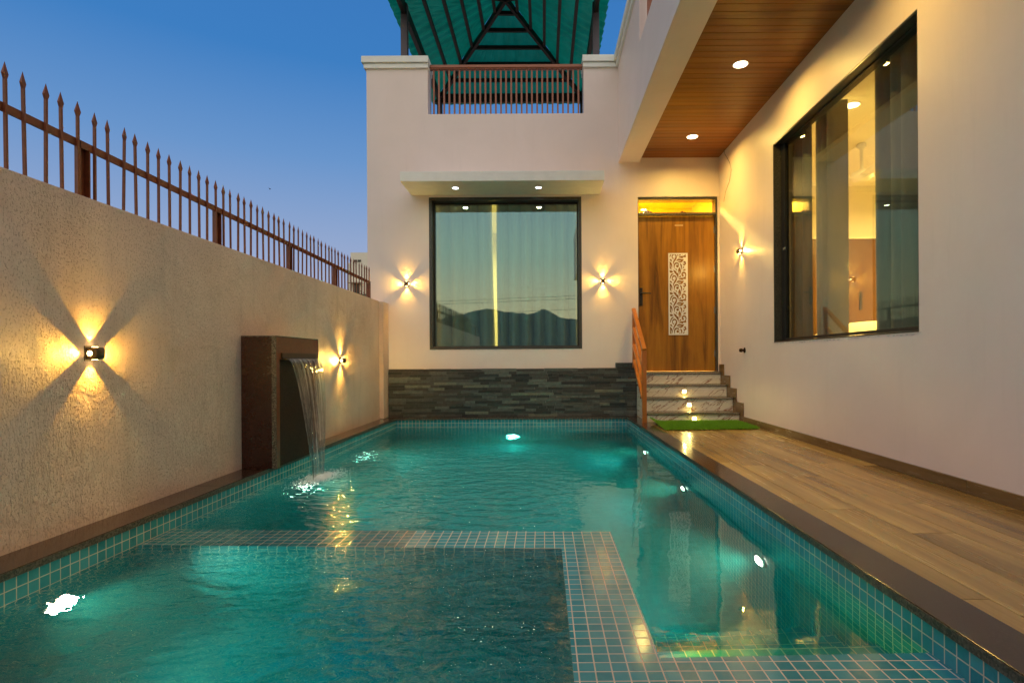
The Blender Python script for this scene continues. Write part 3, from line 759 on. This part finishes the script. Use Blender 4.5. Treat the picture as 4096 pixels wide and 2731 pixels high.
curtain('grey curtain with wide folds on the door side of the front window gap', 'y', 8.16, .72, -.685, .62, 3.2)
curtain('grey curtain on the fence side of the front window gap', 'y', 8.16, -1.78, -.755, .62, 3.2, skew=.035)
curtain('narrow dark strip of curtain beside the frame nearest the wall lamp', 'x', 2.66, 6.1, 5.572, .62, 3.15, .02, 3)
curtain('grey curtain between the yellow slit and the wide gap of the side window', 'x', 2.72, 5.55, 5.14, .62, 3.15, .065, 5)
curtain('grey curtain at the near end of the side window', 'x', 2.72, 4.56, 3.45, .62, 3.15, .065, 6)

# ------------------------------------------------------------------ entrance steps
steps = thing('entrance_steps', 'four marble faced steps with speckled granite treads leading up to the wooden door', 'steps', (1.84, 7.3, 0))
fronts = [6.885, 7.125, 7.365, 7.615]; tops = [.115, .285, .44, .595]
xl, xr = 1.275, 2.41
low = 0.0
for k in range(4):
    z1 = tops[k] - .028
    obj('riser', MB().box(xl, xr, fronts[k] + .02, YW - .0015 if k == 3 else fronts[k+1] + .0195, 0.0005, z1), M['marble'], steps)
    ye = YW + .055 if k == 3 else fronts[k+1] + .019
    xa = xl - .008
    tr = obj('tread', MB().box(xa, xr, fronts[k], min(ye, YW - .001), z1 + .0005, tops[k]), M['step_granite'], steps, bevel=.004)
    obj('nosing_strip', MB().box(xa + .01, xr - .003, fronts[k] - .0015, fronts[k] + .002, z1 + .011, z1 + .018), M['steel'], tr)
obj('threshold', MB().box(DX0 + .0005, DX1 - .0005, YW - .0005, YW + .2, .575, .6025), M['step_granite'], steps)
# skirting
sk = MB(); xs0, xs1 = XR - .016, XR - .0008
for (y0, y1, z0, z1) in ((7.53, YW - .0008, 0, .70), (7.285, 7.5298, 0, .555), (7.045, 7.2848, 0, .40), (6.80, 7.0448, 0, .235)):
    sk.box(xs0, xs1, y0, y1, -.002, z1)
y = 6.7998
while y > -1.3:
    y0 = max(y - 1.2, -1.3); sk.box(xs0, xs1, y0 + .001, y, -.002, .072); y = y0
obj('skirting', sk, M['skirt'], villa, bevel=.0015, merge=False)
# step lamps
def step_light(z, y, label, big=False):
    o = thing('step_light', label, 'step light', (1.853, y, z), group='square lights set in the step risers')
    obj('plate', MB().wall('y', y - .004, y - .0003, 1.853 - .036, 1.853 + .036, z - .036, z + .036, [(1.853 - .025, 1.853 + .025, z - .026, z + .016)]), M['step_plate'], o)
    obj('lens', MB().box(1.853 - .025, 1.853 + .025, y - .0025, y - .0004, z - .026, z + .016), M['step_disc'], o)
    light('step_light_glow', 'AREA', (1.853, y - .006, z - .006), 1.3, (1, .74, .20), o, (0, -.6, -.8), .035)
step_light(.355, fronts[2] + .02, 'topmost square step light, on the third riser')
step_light(.198, fronts[1] + .02, 'middle square step light, on the second riser')
step_light(.047, fronts[0] + .02, 'lowest square step light, just above the grass mat')
# handrail
hr = thing('stair_railing', 'orange-brown metal stair railing with four sloping bars beside the steps', 'railing', (1.215, 7.2, 0))
pa, pb = Vector((1.215, 6.79, 0)), Vector((1.232, 7.62, 0))
obj('post', MB().box(1.19, 1.245, 6.77, 6.81, .0005, .875), M['orange'], hr, bevel=.003)
obj('post', MB().box(1.208, 1.250, 7.60, 7.64, .658, 1.44), M['orange'], hr, bevel=.003)
for (za, zb) in ((.89, 1.46), (.655, 1.215), (.44, .985), (.235, .775)):
    obj('rail', MB().bar((1.217, 6.795 if za < .8 else 6.768, za), (1.230, 7.64, zb), .042 if za < .8 else .052, .034), M['orange'], hr, bevel=.003)

# grass mat
gm = thing('grass_mat', 'bright green artificial grass mat at the foot of the steps', 'mat', (1.83, 6.48, 0))
random.seed(5)
def matxy(u, v):
    xl_ = 1.315 + (-.02) * v; xr_ = 2.37
    yf = 6.09 + .05 * u; yb = 6.86
    x = xl_ + (xr_ - xl_) * u; y = yf + (yb - yf) * v
    z = .008 + (.05 * max(0, 1 - u * 9) ** 2 * v)
    return x, y, z
obj('backing', MB().grid(30, 8, lambda u, v: (matxy(u, v)[0], matxy(u, v)[1], matxy(u, v)[2] - .004 + .002)), M['turf'], gm)
b = MB()
for _ in range(26000):
    x, y, z = matxy(random.random(), random.random()); a = random.uniform(0, PI); h = random.uniform(.012, .034); w_ = .0022
    dx, dy_ = math.cos(a) * w_, math.sin(a) * w_; lx, ly = random.uniform(-.009, .009), random.uniform(-.009, .009)
    b.add([(x - dx, y - dy_, z), (x + dx, y + dy_, z), (x + lx, y + ly, z + h)], [(0, 1, 2)])
tag(obj('grass_pile', b, M['turf'], gm, merge=False), kind='stuff')

# ------------------------------------------------------------------ boundary wall, fence
bw = thing('boundary_wall', 'beige rough plastered boundary wall along the pool', 'wall', (XL - .1, 3, 0))
b = MB().wall('x', XL - .2, XL, -3.4, 7.4505, -.14, 1.57); obj('plastered_wall', b, M['rustic'], bw, bevel=.006)
b = MB().box(XL - .2, -2.135, 7.451, YW - .002, -.0305 + .031, 1.565); obj('pillar', b, M['rustic'], bw, bevel=.008)

FX = -2.25
fc = thing('spiked_fence', 'rust-brown steel fence with spear tips on top of the boundary wall', 'fence', (FX, 3, 1.57))
def zr(y): return 1.852 - (y - 2.3) * .011
obj('rail', MB().bar((FX, -2.8, zr(-2.8) - .01), (FX, 7.27, zr(7.27) - .01), .012, .036).bar((FX - .016, -2.8, zr(-2.8) + .006), (FX - .016, 7.27, zr(7.27) + .006), .032, .004), M['fence'], fc)
post_y = [-2.76, -1.64, -.52, .56, 1.64, 2.745, 3.875, 4.975, 6.07, 7.235]
for y in post_y:
    obj('post', MB().box(FX - .022, FX + .006, y - .03, y - .024, 1.571, zr(y) + .004).box(FX - .024, FX - .018, y - .024, y + .03, 1.571, zr(y) + .004).box(FX - .02, FX + .008, y + .024, y + .03, 1.571, zr(y) + .002), M['fence'], fc)
sp = None
ys = []
for a, c in zip(post_y, post_y[1:]):
    k = 12 if c > .6 else 12
    ys += [a + (c - a) * (j + .5) / k for j in range(k)]
ys = [y for y in ys if y > -1.6]
random.seed(9)
def spike_mesh():
    mb = MB().box(-.0055, .0055, -.0055, .0055, 0, .40)
    w2 = .013
    mb.add([(-.005, -.005, .40), (.005, -.005, .40), (.005, .005, .40), (-.005, .005, .40), (-w2, -w2 * .4, .425), (w2, -w2 * .4, .425), (w2, w2 * .4, .425), (-w2, w2 * .4, .425), (0, 0, .478)],
           [(0, 1, 5, 4), (1, 2, 6, 5), (2, 3, 7, 6), (3, 0, 4, 7), (4, 5, 8), (5, 6, 8), (6, 7, 8), (7, 4, 8)])
    return mb
s0 = obj('spike', spike_mesh(), M['fence'], fc, local=True)
s0.scale = (1, 1, 1)
for j, y in enumerate(ys[:100]):
    o = s0 if j == 0 else s0.copy()
    if j: COL.objects.link(o); o.parent = fc
    o.location = Vector((FX + .012, y + random.uniform(-.006, .006), 1.571)) - WLOC[fc.name]
    o.scale = (1, 1, (zr(y) + .185 - 1.571 + random.uniform(-.006, .006)) / .478)
    o.rotation_euler = (random.uniform(-.012, .012), random.uniform(-.012, .012), PI / 2 + random.uniform(-.2, .2))

# ------------------------------------------------------------------ fountain and falling water
fo = thing('water_fountain', 'dark brown granite spout wall with an orange-brown edge pouring water into the pool', 'fountain', (-2.08, 4.5, 0))
y0, y1, zt = 4.045, 4.80, .955; xf = -1.968
b = MB().box(XL + .001, xf, y0, y1, .0005, zt - .002); obj('body', b, M['fountain'], fo, bevel=.002)
obj('cap', MB().box(XL + .001, xf + .034, y0 - .001, y1 + .001, zt - .0015, zt + .007), M['step_granite'], fo, bevel=.002)
b = MB().wall('x', xf + .0005, xf + .032, y0 + .003, y1 - .003, .0005, zt - .002, [(y0 + .055, y1 - .05, -.1, .79), ]); obj('border', b, M['border'], fo)
obj('edge', MB().box(xf + .0005, xf + .034, y0 - .001, y0 + .0028, .0005, zt - .002), M['step_granite'], fo)
obj('edge', MB().box(xf + .0005, xf + .034, y1 - .0028, y1 + .001, .0005, zt - .002), M['step_granite'], fo)
obj('panel', MB().box(xf + .0006, xf + .006, y0 + .0555, y1 - .0505, .0006, .7895), M['fountain_panel'], fo)
sp_ = obj('spout', MB().box(xf - .01, xf + .045, y0 + .075, y1 - .06, .805, .838).box(xf, xf + .065, y0 + .09, y1 - .075, .786, .796), M['lamp'], fo, bevel=.001)
obj('slot', MB().box(xf, xf + .046, y0 + .085, y1 - .07, .797, .8045), M['blackmetal'], fo)
def sheet(u, v):
    X0 = xf + .064; s = math.sqrt(max(v, 0))
    x = X0 + .155 * s + .012 * math.sin(u * 9 + v * 2) * v + .004 * math.sin(u * 40)
    ya = 4.155 + .05 * v; yb = 4.715 - .25 * v ** 1.1
    return (x, ya + (yb - ya) * u, .796 + (-.132 - .796) * (v if v > 0 else 0))
wf = MB().grid(60, 40, lambda u, v: sheet(u, v ** 1.3)); wf.uv = [(i / 59, j / 39) for j in range(40) for i in range(60)]
tag(obj('waterfall', wf, M['fall'], merge=False), 'clear sheet of water falling from the granite spout into the pool', 'waterfall')
random.seed(31); b = MB()
def blob(mb, c, r):
    t = (1 + 5 ** .5) / 2; vs = [Vector(p).normalized() * r + Vector(c) for p in ((-1,t,0),(1,t,0),(-1,-t,0),(1,-t,0),(0,-1,t),(0,1,t),(0,-1,-t),(0,1,-t),(t,0,-1),(t,0,1),(-t,0,-1),(-t,0,1))]
    mb.add(vs, [(0,11,5),(0,5,1),(0,1,7),(0,7,10),(0,10,11),(1,5,9),(5,11,4),(11,10,2),(10,7,6),(7,1,8),(3,9,4),(3,4,2),(3,2,6),(3,6,8),(3,8,9),(4,9,5),(2,4,11),(6,2,10),(8,6,7),(9,8,1)], True)
for _ in range(2600):
    a = random.uniform(0, 2 * PI); rr = abs(random.gauss(0, 1))
    x = -1.74 + math.cos(a) * rr * .085; y = 4.34 + math.sin(a) * rr * .17
    if x < -1.99: continue
    blob(b, (x, y, ZW + random.uniform(-.002, .022) * math.exp(-rr * .9)), random.uniform(.002, .007) * math.exp(-rr * .35))
tag(obj('foam', b, M['foam'], merge=False), kind='stuff')

# ------------------------------------------------------------------ wall lamps
def wall_lamp(loc, normal_deg, label, power, proto=[None]):
    o = thing('wall_lamp', label, 'wall lamp', loc, (0, 0, R(normal_deg)), group='four-beam wall lamps')
    # local: wall plane at x = 0, lamp sticks out along +X
    b = MB(); rings = []; seg = 40
    for (xx, hw) in ((.0006, .030), (.036, .030), (.045, .0287), (.052, .0255), (.058, .020), (.062, .012), (.0635, .004)):
        ring = []
        for k in range(seg):
            a = 2 * PI * k / seg; ca, sa = math.cos(a), math.sin(a); q_ = .30
            ring.append((xx, hw * math.copysign(abs(ca) ** q_, ca), hw * math.copysign(abs(sa) ** q_, sa)))
        rings.append(ring)
    b.add([p for g in rings for p in g], [(i*seg+k, i*seg+(k+1)%seg, (i+1)*seg+(k+1)%seg, (i+1)*seg+k) for i in range(6) for k in range(seg)], True)
    b.add(rings[-1], [tuple(range(seg))])
    obj('body', b, M['lamp'], o, local=True)
    obj('back_plate', MB().box(.0003, .004, -.036, .036, -.036, .036), M['lamp'], o, bevel=.001, local=True)
    for d in ((0, 1, 0), (0, -1, 0), (0, 0, 1), (0, 0, -1)):
        c = Vector((.024, 0, 0)) + Vector(d) * .0302
        obj('lens', MB().lathe([(.012, 0), (.012, .0015)], c, d, 16), M['lens'], o, local=True)
        light('lamp_beam', 'SPOT', c + Vector(d) * .004, power, (1.0, .52, .045), o, d, .006, 76, .05, local=True)
        light('lens_glow', 'AREA', c + Vector(d) * .0025, power * (.035 if loc[1] < 3 else .11 if loc[0] < -2 else .075), (1.0, .60, .12), o, d, .022, spread=72, local=True)
    return o
wall_lamp((XL, 2.70, .819), 0, 'near four-beam lamp glowing on the beige boundary wall left of the fountain', 8.0)
wall_lamp((XL, 4.38, .76), 0, 'four-beam lamp on the boundary wall hidden behind the granite fountain', 10.0)
wall_lamp((XL, 6.02, .78), 0, 'four-beam lamp on the boundary wall beyond the fountain', 9)
wall_lamp((-1.88, YW, 1.83), -90, 'four-beam lamp on the front wall between the fence end and the window', 6)
wall_lamp((.818, YW, 1.853), -90, 'four-beam lamp on the front wall between the window and the door', 6)
wall_lamp((XR, 6.85, 2.09), 180, 'four-beam lamp on the side wall between the door and the side window', 6)

# ------------------------------------------------------------------ ceiling, canopy and room lights
def downlight(x, y, z, r, m, col, power, label, group, spread=160):
    o = thing('downlight', label, 'ceiling light', (x, y, z), group=group)
    obj('rim', MB().lathe([(r * .88, -.0005), (r * .88, -.004), (r, -.004), (r * 1.04, -.0005)], (x, y, z), (0, 0, 1), 32), M['white'], o)
    obj('lens', MB().lathe([(r * .87, -.0008), (r * .87, -.0045)], (x, y, z), (0, 0, 1), 32), m, o)
    if power: light('downlight_glow', 'AREA', (x, y, z - .006), power, col, o, (0, 0, -1), r * 1.6, spread=spread)
    return o
warm = (1.0, .63, .13)
for y, lb in ((6.98, 'round ceiling light in the brown boards nearest the door'), (5.27, 'second round ceiling light from the door in the brown boards'),
              (3.56, 'third round ceiling light from the door in the brown boards')):
    downlight(1.87, y, 3.545, .073, M['warm_disc'], warm, (20 if y > 5 else 11), lb, 'round lights in the board ceiling')
downlight(-1.154, 7.39, 3.05, .042, M['cool_disc'], (1, .80, .35), 2.6, 'small white canopy light on the fence side', 'small lights under the window canopy')
downlight(-.055, 7.39, 3.05, .042, M['cool_disc'], (1, .80, .35), 2.6, 'small white canopy light on the door side', 'small lights under the window canopy')
downlight(2.97, 5.37, 3.2, .075, M['warm_disc'], (1,.68,.20), 70, 'round light on the ceiling of the room behind the side window', 'round lights inside the rooms')
downlight(4.6, 5.9, 3.2, .075, M['warm_disc'], (1,.68,.20), 300, 'round light deeper inside the room behind the side window', 'round lights inside the rooms')
downlight(-.4, 9.8, 3.35, .075, M['warm_disc'], (1,.68,.22), 190, 'round light inside the room behind the front window', 'round lights inside the rooms')
downlight(1.45, 8.6, 3.35, .075, M['warm_disc'], (1,.75,.2), 150, 'round light inside above the door transom', 'round lights inside the rooms')

# ------------------------------------------------------------------ underwater pool lamps
def pool_light(x, y, z, nrm, label, power, col=(1, .93, .66)):
    o = thing('pool_light', label, 'pool light', (x, y, z), group='round white underwater lights on the pool walls')
    obj('bezel', MB().lathe([(.075, .0005), (.075, .006), (.052, .011)], (x, y, z), nrm, 28), M['steel'], o)
    obj('lens', MB().lathe([(.050, .0115), (.045, .016), (.02, .019)], (x, y, z), nrm, 28), M['pool_disc'], o)
    light('pool_light_glow', 'SPOT', Vector((x, y, z)) + Vector(nrm) * .03, power, col, o, nrm, .04, 140, .6)
def dep(d): return ZW - d
PW = 68
pool_light(pxr(6.3), 6.3, dep(.80), (-1, 0, 0), 'underwater light on the deck side wall nearest the steps', PW)
pool_light(pxr(4.62), 4.62, dep(.68), (-1, 0, 0), 'middle underwater light on the deck side wall', PW)
pool_light(pxr(3.02), 3.02, dep(.55), (-1, 0, 0), 'largest underwater light on the deck side wall, beside the ledge corner', PW)
pool_light(-.42, 7.62, dep(.85), (0, -1, 0), 'underwater light in the middle of the far pool wall', PW)
pool_light(-2.015, 6.27, dep(.80), (1, 0, 0), 'underwater light under the boundary wall beyond the waterfall', PW)
pool_light(-2.015, 4.7, dep(.62), (1, 0, 0), 'underwater light below the falling water', PW)
pool_light(-2.015, 2.29, dep(.26), (1, 0, 0), 'nearest underwater light, in the shallow bay below the beige wall', PW * .7)
pool_light(.3455, 1.82, dep(.16), (1, 0, 0), 'hidden underwater light beside the submerged steps', 16, (1, .50, .0))

# ------------------------------------------------------------------ balcony railings, gazebo
br = thing('balcony_railing', 'brown railing of upright bars in the parapet opening above the front window', 'railing', (-.5, 7.85, 4.165))
obj('handrail', MB().box(OX0 + .001, OX1 - .001, 7.80, 7.86, 4.832, 4.892).box(OX0 + .02, OX1 - .002, 7.786, 7.7995, 4.845, 4.885), M['balrail'], br, bevel=.003)
b0 = None
for k in range(29):
    x = -1.515 + .0722 * k
    if b0 is None: b0 = o = obj('baluster', MB().box(-.0115, .0115, -.0115, .0115, 4.1655 - 4.165, 4.8318 - 4.165), M['balrail'], br, local=True)
    else: o = b0.copy(); COL.objects.link(o); o.parent = br
    o.location = (x + .5, -.02, 0)
br2 = thing('balcony_railing', 'brown railing of upright bars in the balcony wall above the passage', 'railing', (1.12, 4, 4.165))
obj('handrail', MB().box(1.10, 1.16, 1.501, 5.989, 4.832, 4.892), M['balrail'], br2, bevel=.003)
b0 = None
for k in range(62):
    y = 5.93 - .0722 * k
    if b0 is None: b0 = o = obj('baluster', MB().box(-.0115, .0115, -.0115, .0115, .0005, .6668), M['balrail'], br2, local=True)
    else: o = b0.copy(); COL.objects.link(o); o.parent = br2
    o.location = (0.01, y - 4, 0)

gz = thing('roof_gazebo', 'green corrugated pyramid roof on dark posts standing on the roof terrace', 'gazebo', (-.625, 9.71, 3.9))
GX0, GX1, GY0, GY1, ZE = -2.035, .80, 8.30, 11.12, 6.03; AX, AY, AZ = -.627, 9.71, 7.08
def corner(sx, sy, over=0.0, post=False):
    f = 1 + over
    if sy < 0 and not post:
        return Vector((AX + (GX1 - AX if sx > 0 else GX0 - AX) * f, AY + (7.55 - AY) * f, AZ + (ZE - AZ) * f))
    return Vector((AX + (GX1 - AX if sx > 0 else GX0 - AX) * f, AY + (GY1 - AY if sy > 0 else GY0 - AY) * f, AZ + (ZE - AZ) * f))
for sx in (-1, 1):
    for sy in (-1, 1):
        c = corner(sx, sy, 0.0, True); obj('post', MB().box(c.x - .048, c.x + .048, c.y - .048, c.y + .048, 3.9005, ZE + .02), M['postmetal'] if sy < 0 else M['darkmetal'], gz, bevel=.004)
b = MB()
for (a, c) in (((-1, -1), (1, -1)), ((1, -1), (1, 1)), ((1, 1), (-1, 1)), ((-1, 1), (-1, -1))):
    p, q2 = corner(*a), corner(*c); b.bar(p - Vector((0, 0, .06)), q2 - Vector((0, 0, .06)), .06, .17)
obj('eave_beam', b, M['darkmetal'], gz)
for sx in (-1, 1):
    for sy in (-1, 1):
        c = corner(sx, sy, .06); obj('hip_rafter', MB().bar(c - Vector((0, 0, .05)), Vector((AX, AY, AZ - .05)), .06, .09), M['darkmetal'], gz)
for side in range(4):
    A, Bc = [((-1, 1), (1, 1)), ((1, 1), (1, -1)), ((1, -1), (-1, -1)), ((-1, -1), (-1, 1))][side]
    ca, cb = corner(*A), corner(*Bc); ap = Vector((AX, AY, AZ))
    for t in (.185, .36, .53, .70, .86):
        obj('purlin', MB().bar(ca.lerp(ap, t) - Vector((0, 0, .022)), cb.lerp(ap, t) - Vector((0, 0, .03)), .05, .06), M['darkmetal'], gz)
    # corrugated sheet: waves run down the slope
    ea, eb = corner(*A, .11), corner(*Bc, .11); L = (eb - ea).length
    nrm = (eb - ea).cross(ap - ea).normalized(); nrm = nrm if nrm.z > 0 else -nrm
    nv = 14; nu = 150
    def fn(u, v, ea=ea, eb=eb, ap=ap, nrm=nrm, L=L):
        v2 = v * .995; wdt = 1 - v2
        s = .5 + (u - .5) * wdt
        base = ea.lerp(eb, s) + (ap - (ea + eb) / 2) * v2
        ph_ = (s * L) % .20 / .20
        wv = .016 * (math.sin(2 * PI * ph_) ) + (.010 if .42 < ph_ < .5 else 0)
        return base + nrm * (wv + .018)
    obj('roof_sheet', MB().grid(nu, nv, fn), M['roof'], gz, merge=False)

# ------------------------------------------------------------------ small things
kb = thing('bronze_wall_knob', 'dark bronze knob sticking out of the side wall below the side window', 'wall_knob', (XR, 6.76, .876))  # round knob on the wall, like a pipe cap
obj('rosette', MB().lathe([(.034, .0003), (.034, .006), (.022, .014), (.012, .016)], (XR, 6.76, .876), (-1, 0, 0), 28), M['bronze'], kb)
obj('knob_head', MB().lathe([(.010, .0165), (.010, .024), (.021, .030), (.024, .040), (.022, .058), (.015, .066), (.004, .068)], (XR, 6.76, .876), (-1, 0, 0), 28), M['bronze'], kb)
pts = [(2.40, 7.40, 3.54), (2.405, 7.38, 3.47), (2.42, 7.33, 3.40), (2.415, 7.22, 3.30), (2.42, 7.18, 3.20), (2.424, 7.26, 3.08), (2.425, 7.42, 2.99), (2.426, 7.50, 2.88)]
tag(obj('loose_cable', MB().tube([Vector(p) for p in catmull([(0,0)]*0) or pts], .0022, 6), M['blackmetal']), 'thin loose cable hanging from the ceiling corner above the door', 'cable')
random.seed(77)
for fx, sc, lb in ((1.44, 1.0, 'larger crumpled silver foil scrap on the ledge over the door'), (1.93, .6, 'smaller silver foil scrap on the ledge over the door')):
    b = MB().grid(9, 6, lambda u, v: (fx - .07 * sc + .14 * sc * u, YW - .004 + .05 * v, 2.791 + .035 * sc * random.random() * math.sin(PI * u) ** .5), False)
    tag(obj('foil_scrap', b, M['foil'], merge=False), lb, 'foil scrap', 'foil scraps over the door')

# neighbour house
nb = thing('neighbour_house', 'plain white house beyond the fence end with one small high window', 'house', (-9.5, 31, -.1))
obj('wall', MB().box(-10.33, -5, 30, 38, -.12, 6.58), M['farwall'], nb); obj('wing', MB().box(-10.54, -10.331, 30.3, 38, -.12, 6.08), M['farwall'], nb)
wn = obj('window', MB().box(-10.12, -9.76, 29.97, 29.9995, 6.08, 6.19), M['farglass'], nb)
obj('window_bar', MB().box(-9.95, -9.93, 29.96, 29.9695, 6.08, 6.19), M['farwall'], wn)
obj('opening', MB().box(-10.12, -9.86, 29.97, 29.9995, 4.35, 4.92), M['farglass'], nb)
obj('ledge', MB().box(-10.40, -9.68, 29.6, 29.9995, 4.93, 5.0), M['farwall'], nb)
sb = thing('shrub', 'small dark green shrub on the terrace of the white neighbour house', 'shrub', (-9.4, 28.5, 3.6))
b = MB(); random.seed(41)
for _ in range(700):
    c = Vector((-9.35 + random.gauss(0, .22), 28.4 + random.gauss(0, .15), 4.02 + random.gauss(0, .10)))
    u_ = Vector((random.gauss(0, 1), random.gauss(0, 1), random.gauss(0, 1))).normalized() * .05; v_ = u_.cross(Vector((random.gauss(0, 1), random.gauss(0, 1), random.gauss(0, 1)))).normalized() * .025
    b.add([c - u_, c + v_, c + u_, c - v_], [(0, 1, 2, 3)])
obj('foliage', b, M['leaf'], sb, merge=False); obj('stem', MB().tube([(-9.35, 28.4, -.12), (-9.35, 28.4, 3.95)], .03), M['panelwood'], sb)

# power line behind the camera, mirrored in the front window
pl = thing('power_line', 'thin power wires between poles, mirrored in the front window', 'power line', (0, -40, 0))
for x in (-34, 36): obj('pole', MB().tube([(x, -40, -.12), (x, -40, 9)], [.14, .09], 10), M['concrete'], pl)
for (za, zb) in ((6.2, 8.9), (5.9, 8.6), (5.0, 7.4), (3.7, 6.6)):
    obj('wire', MB().tube([(-34 + 70 * k / 24, -40, za + (zb - za) * k / 24 - .5 * math.sin(PI * k / 24)) for k in range(25)], .016, 5), M['blackmetal'], pl)

bd_ = thing('bird', 'tiny dark bird far up in the sky above the fence', 'bird', (-39, 80, 25.4))
obj('body', MB().lathe([(.01, -.16), (.05, -.05), (.055, .05), (.02, .14)], (-39, 80, 25.4), (1, 0, .1), 10).add([(-39.04, 80, 25.42), (-38.95, 80, 25.42), (-39.05, 79.6, 25.55)], [(0, 1, 2)]).add([(-39.04, 80, 25.42), (-38.95, 80, 25.42), (-39.05, 80.4, 25.55)], [(0, 1, 2)]), M['blackmetal'], bd_)

# ------------------------------------------------------------------ dusk sky
W = bpy.data.worlds.new('World'); S.world = W; W.use_nodes = True
nt = W.node_tree; N = nt.nodes; Lk = nt.links
bg = N['Background']; tc = N.new('ShaderNodeTexCoord'); sx = N.new('ShaderNodeSeparateXYZ'); Lk.new(tc.outputs['Generated'], sx.inputs[0])
def wramp(stops):
    r = N.new('ShaderNodeValToRGB'); e = r.color_ramp.elements
    e[0].position, e[0].color = stops[0][0], (*stops[0][1], 1); e[1].position, e[1].color = stops[-1][0], (*stops[-1][1], 1)
    for p, c in stops[1:-1]: x = e.new(p); x.color = (*c, 1)
    Lk.new(sx.outputs[2], r.inputs[0]); return r.outputs[0]
east = wramp([(0.0, (.44, .45, .57)), (.10, (.40, .44, .62)), (.20, (.28, .385, .62)), (.32, (.14, .30, .60)), (.45, (.048, .21, .54)), (.60, (.04, .18, .50)), (.78, (.50, .48, .58)), (1.0, (.86, .76, .78))])
west = wramp([(0.0, (1.55, 1.02, .50)), (.08, (1.40, 1.08, .60)), (.18, (.82, .95, .74)), (.30, (.60, .86, .90)), (.42, (1.1, 1.0, .97)), (.70, (1.18, 1.0, .97)), (1.0, (.86, .76, .78))])
mr = N.new('ShaderNodeMapRange'); mr.interpolation_type = 'SMOOTHSTEP'; Lk.new(sx.outputs[1], mr.inputs[0])
mr.inputs[1].default_value = .35; mr.inputs[2].default_value = -.75; mr.inputs[3].default_value = 0; mr.inputs[4].default_value = 1
mx = N.new('ShaderNodeMix'); mx.data_type = 'RGBA'; Lk.new(mr.outputs[0], mx.inputs[0]); Lk.new(east, mx.inputs[6]); Lk.new(west, mx.inputs[7])
Lk.new(mx.outputs[2], bg.inputs['Color']); bg.inputs['Strength'].default_value = 1.0

# ------------------------------------------------------------------ camera
cam = bpy.data.cameras.new('camera'); co = bpy.data.objects.new('camera', cam); COL.objects.link(co)
co.location = (0, 0, .775); co.rotation_euler = (R(90), .006, 0)
cam.lens = 19.67; cam.sensor_width = 36; cam.shift_x = -.0310; cam.shift_y = .0179; cam.clip_start = .05; cam.clip_end = 9000
S.camera = co
S.view_settings.view_transform = 'Standard'; S.view_settings.look = 'None'; S.view_settings.gamma = 1; S.view_settings.exposure = 0
S.render.engine = 'CYCLES'; c = S.cycles
c.use_denoising = True; c.denoiser = 'OPENIMAGEDENOISE'
c.max_bounces = 10; c.diffuse_bounces = 4; c.glossy_bounces = 4; c.transmission_bounces = 8; c.transparent_max_bounces = 12; c.volume_bounces = 1
c.sample_clamp_indirect = 30.0; c.sample_clamp_direct = 0; c.caustics_reflective = False; c.caustics_refractive = True; c.blur_glossy = 0.3
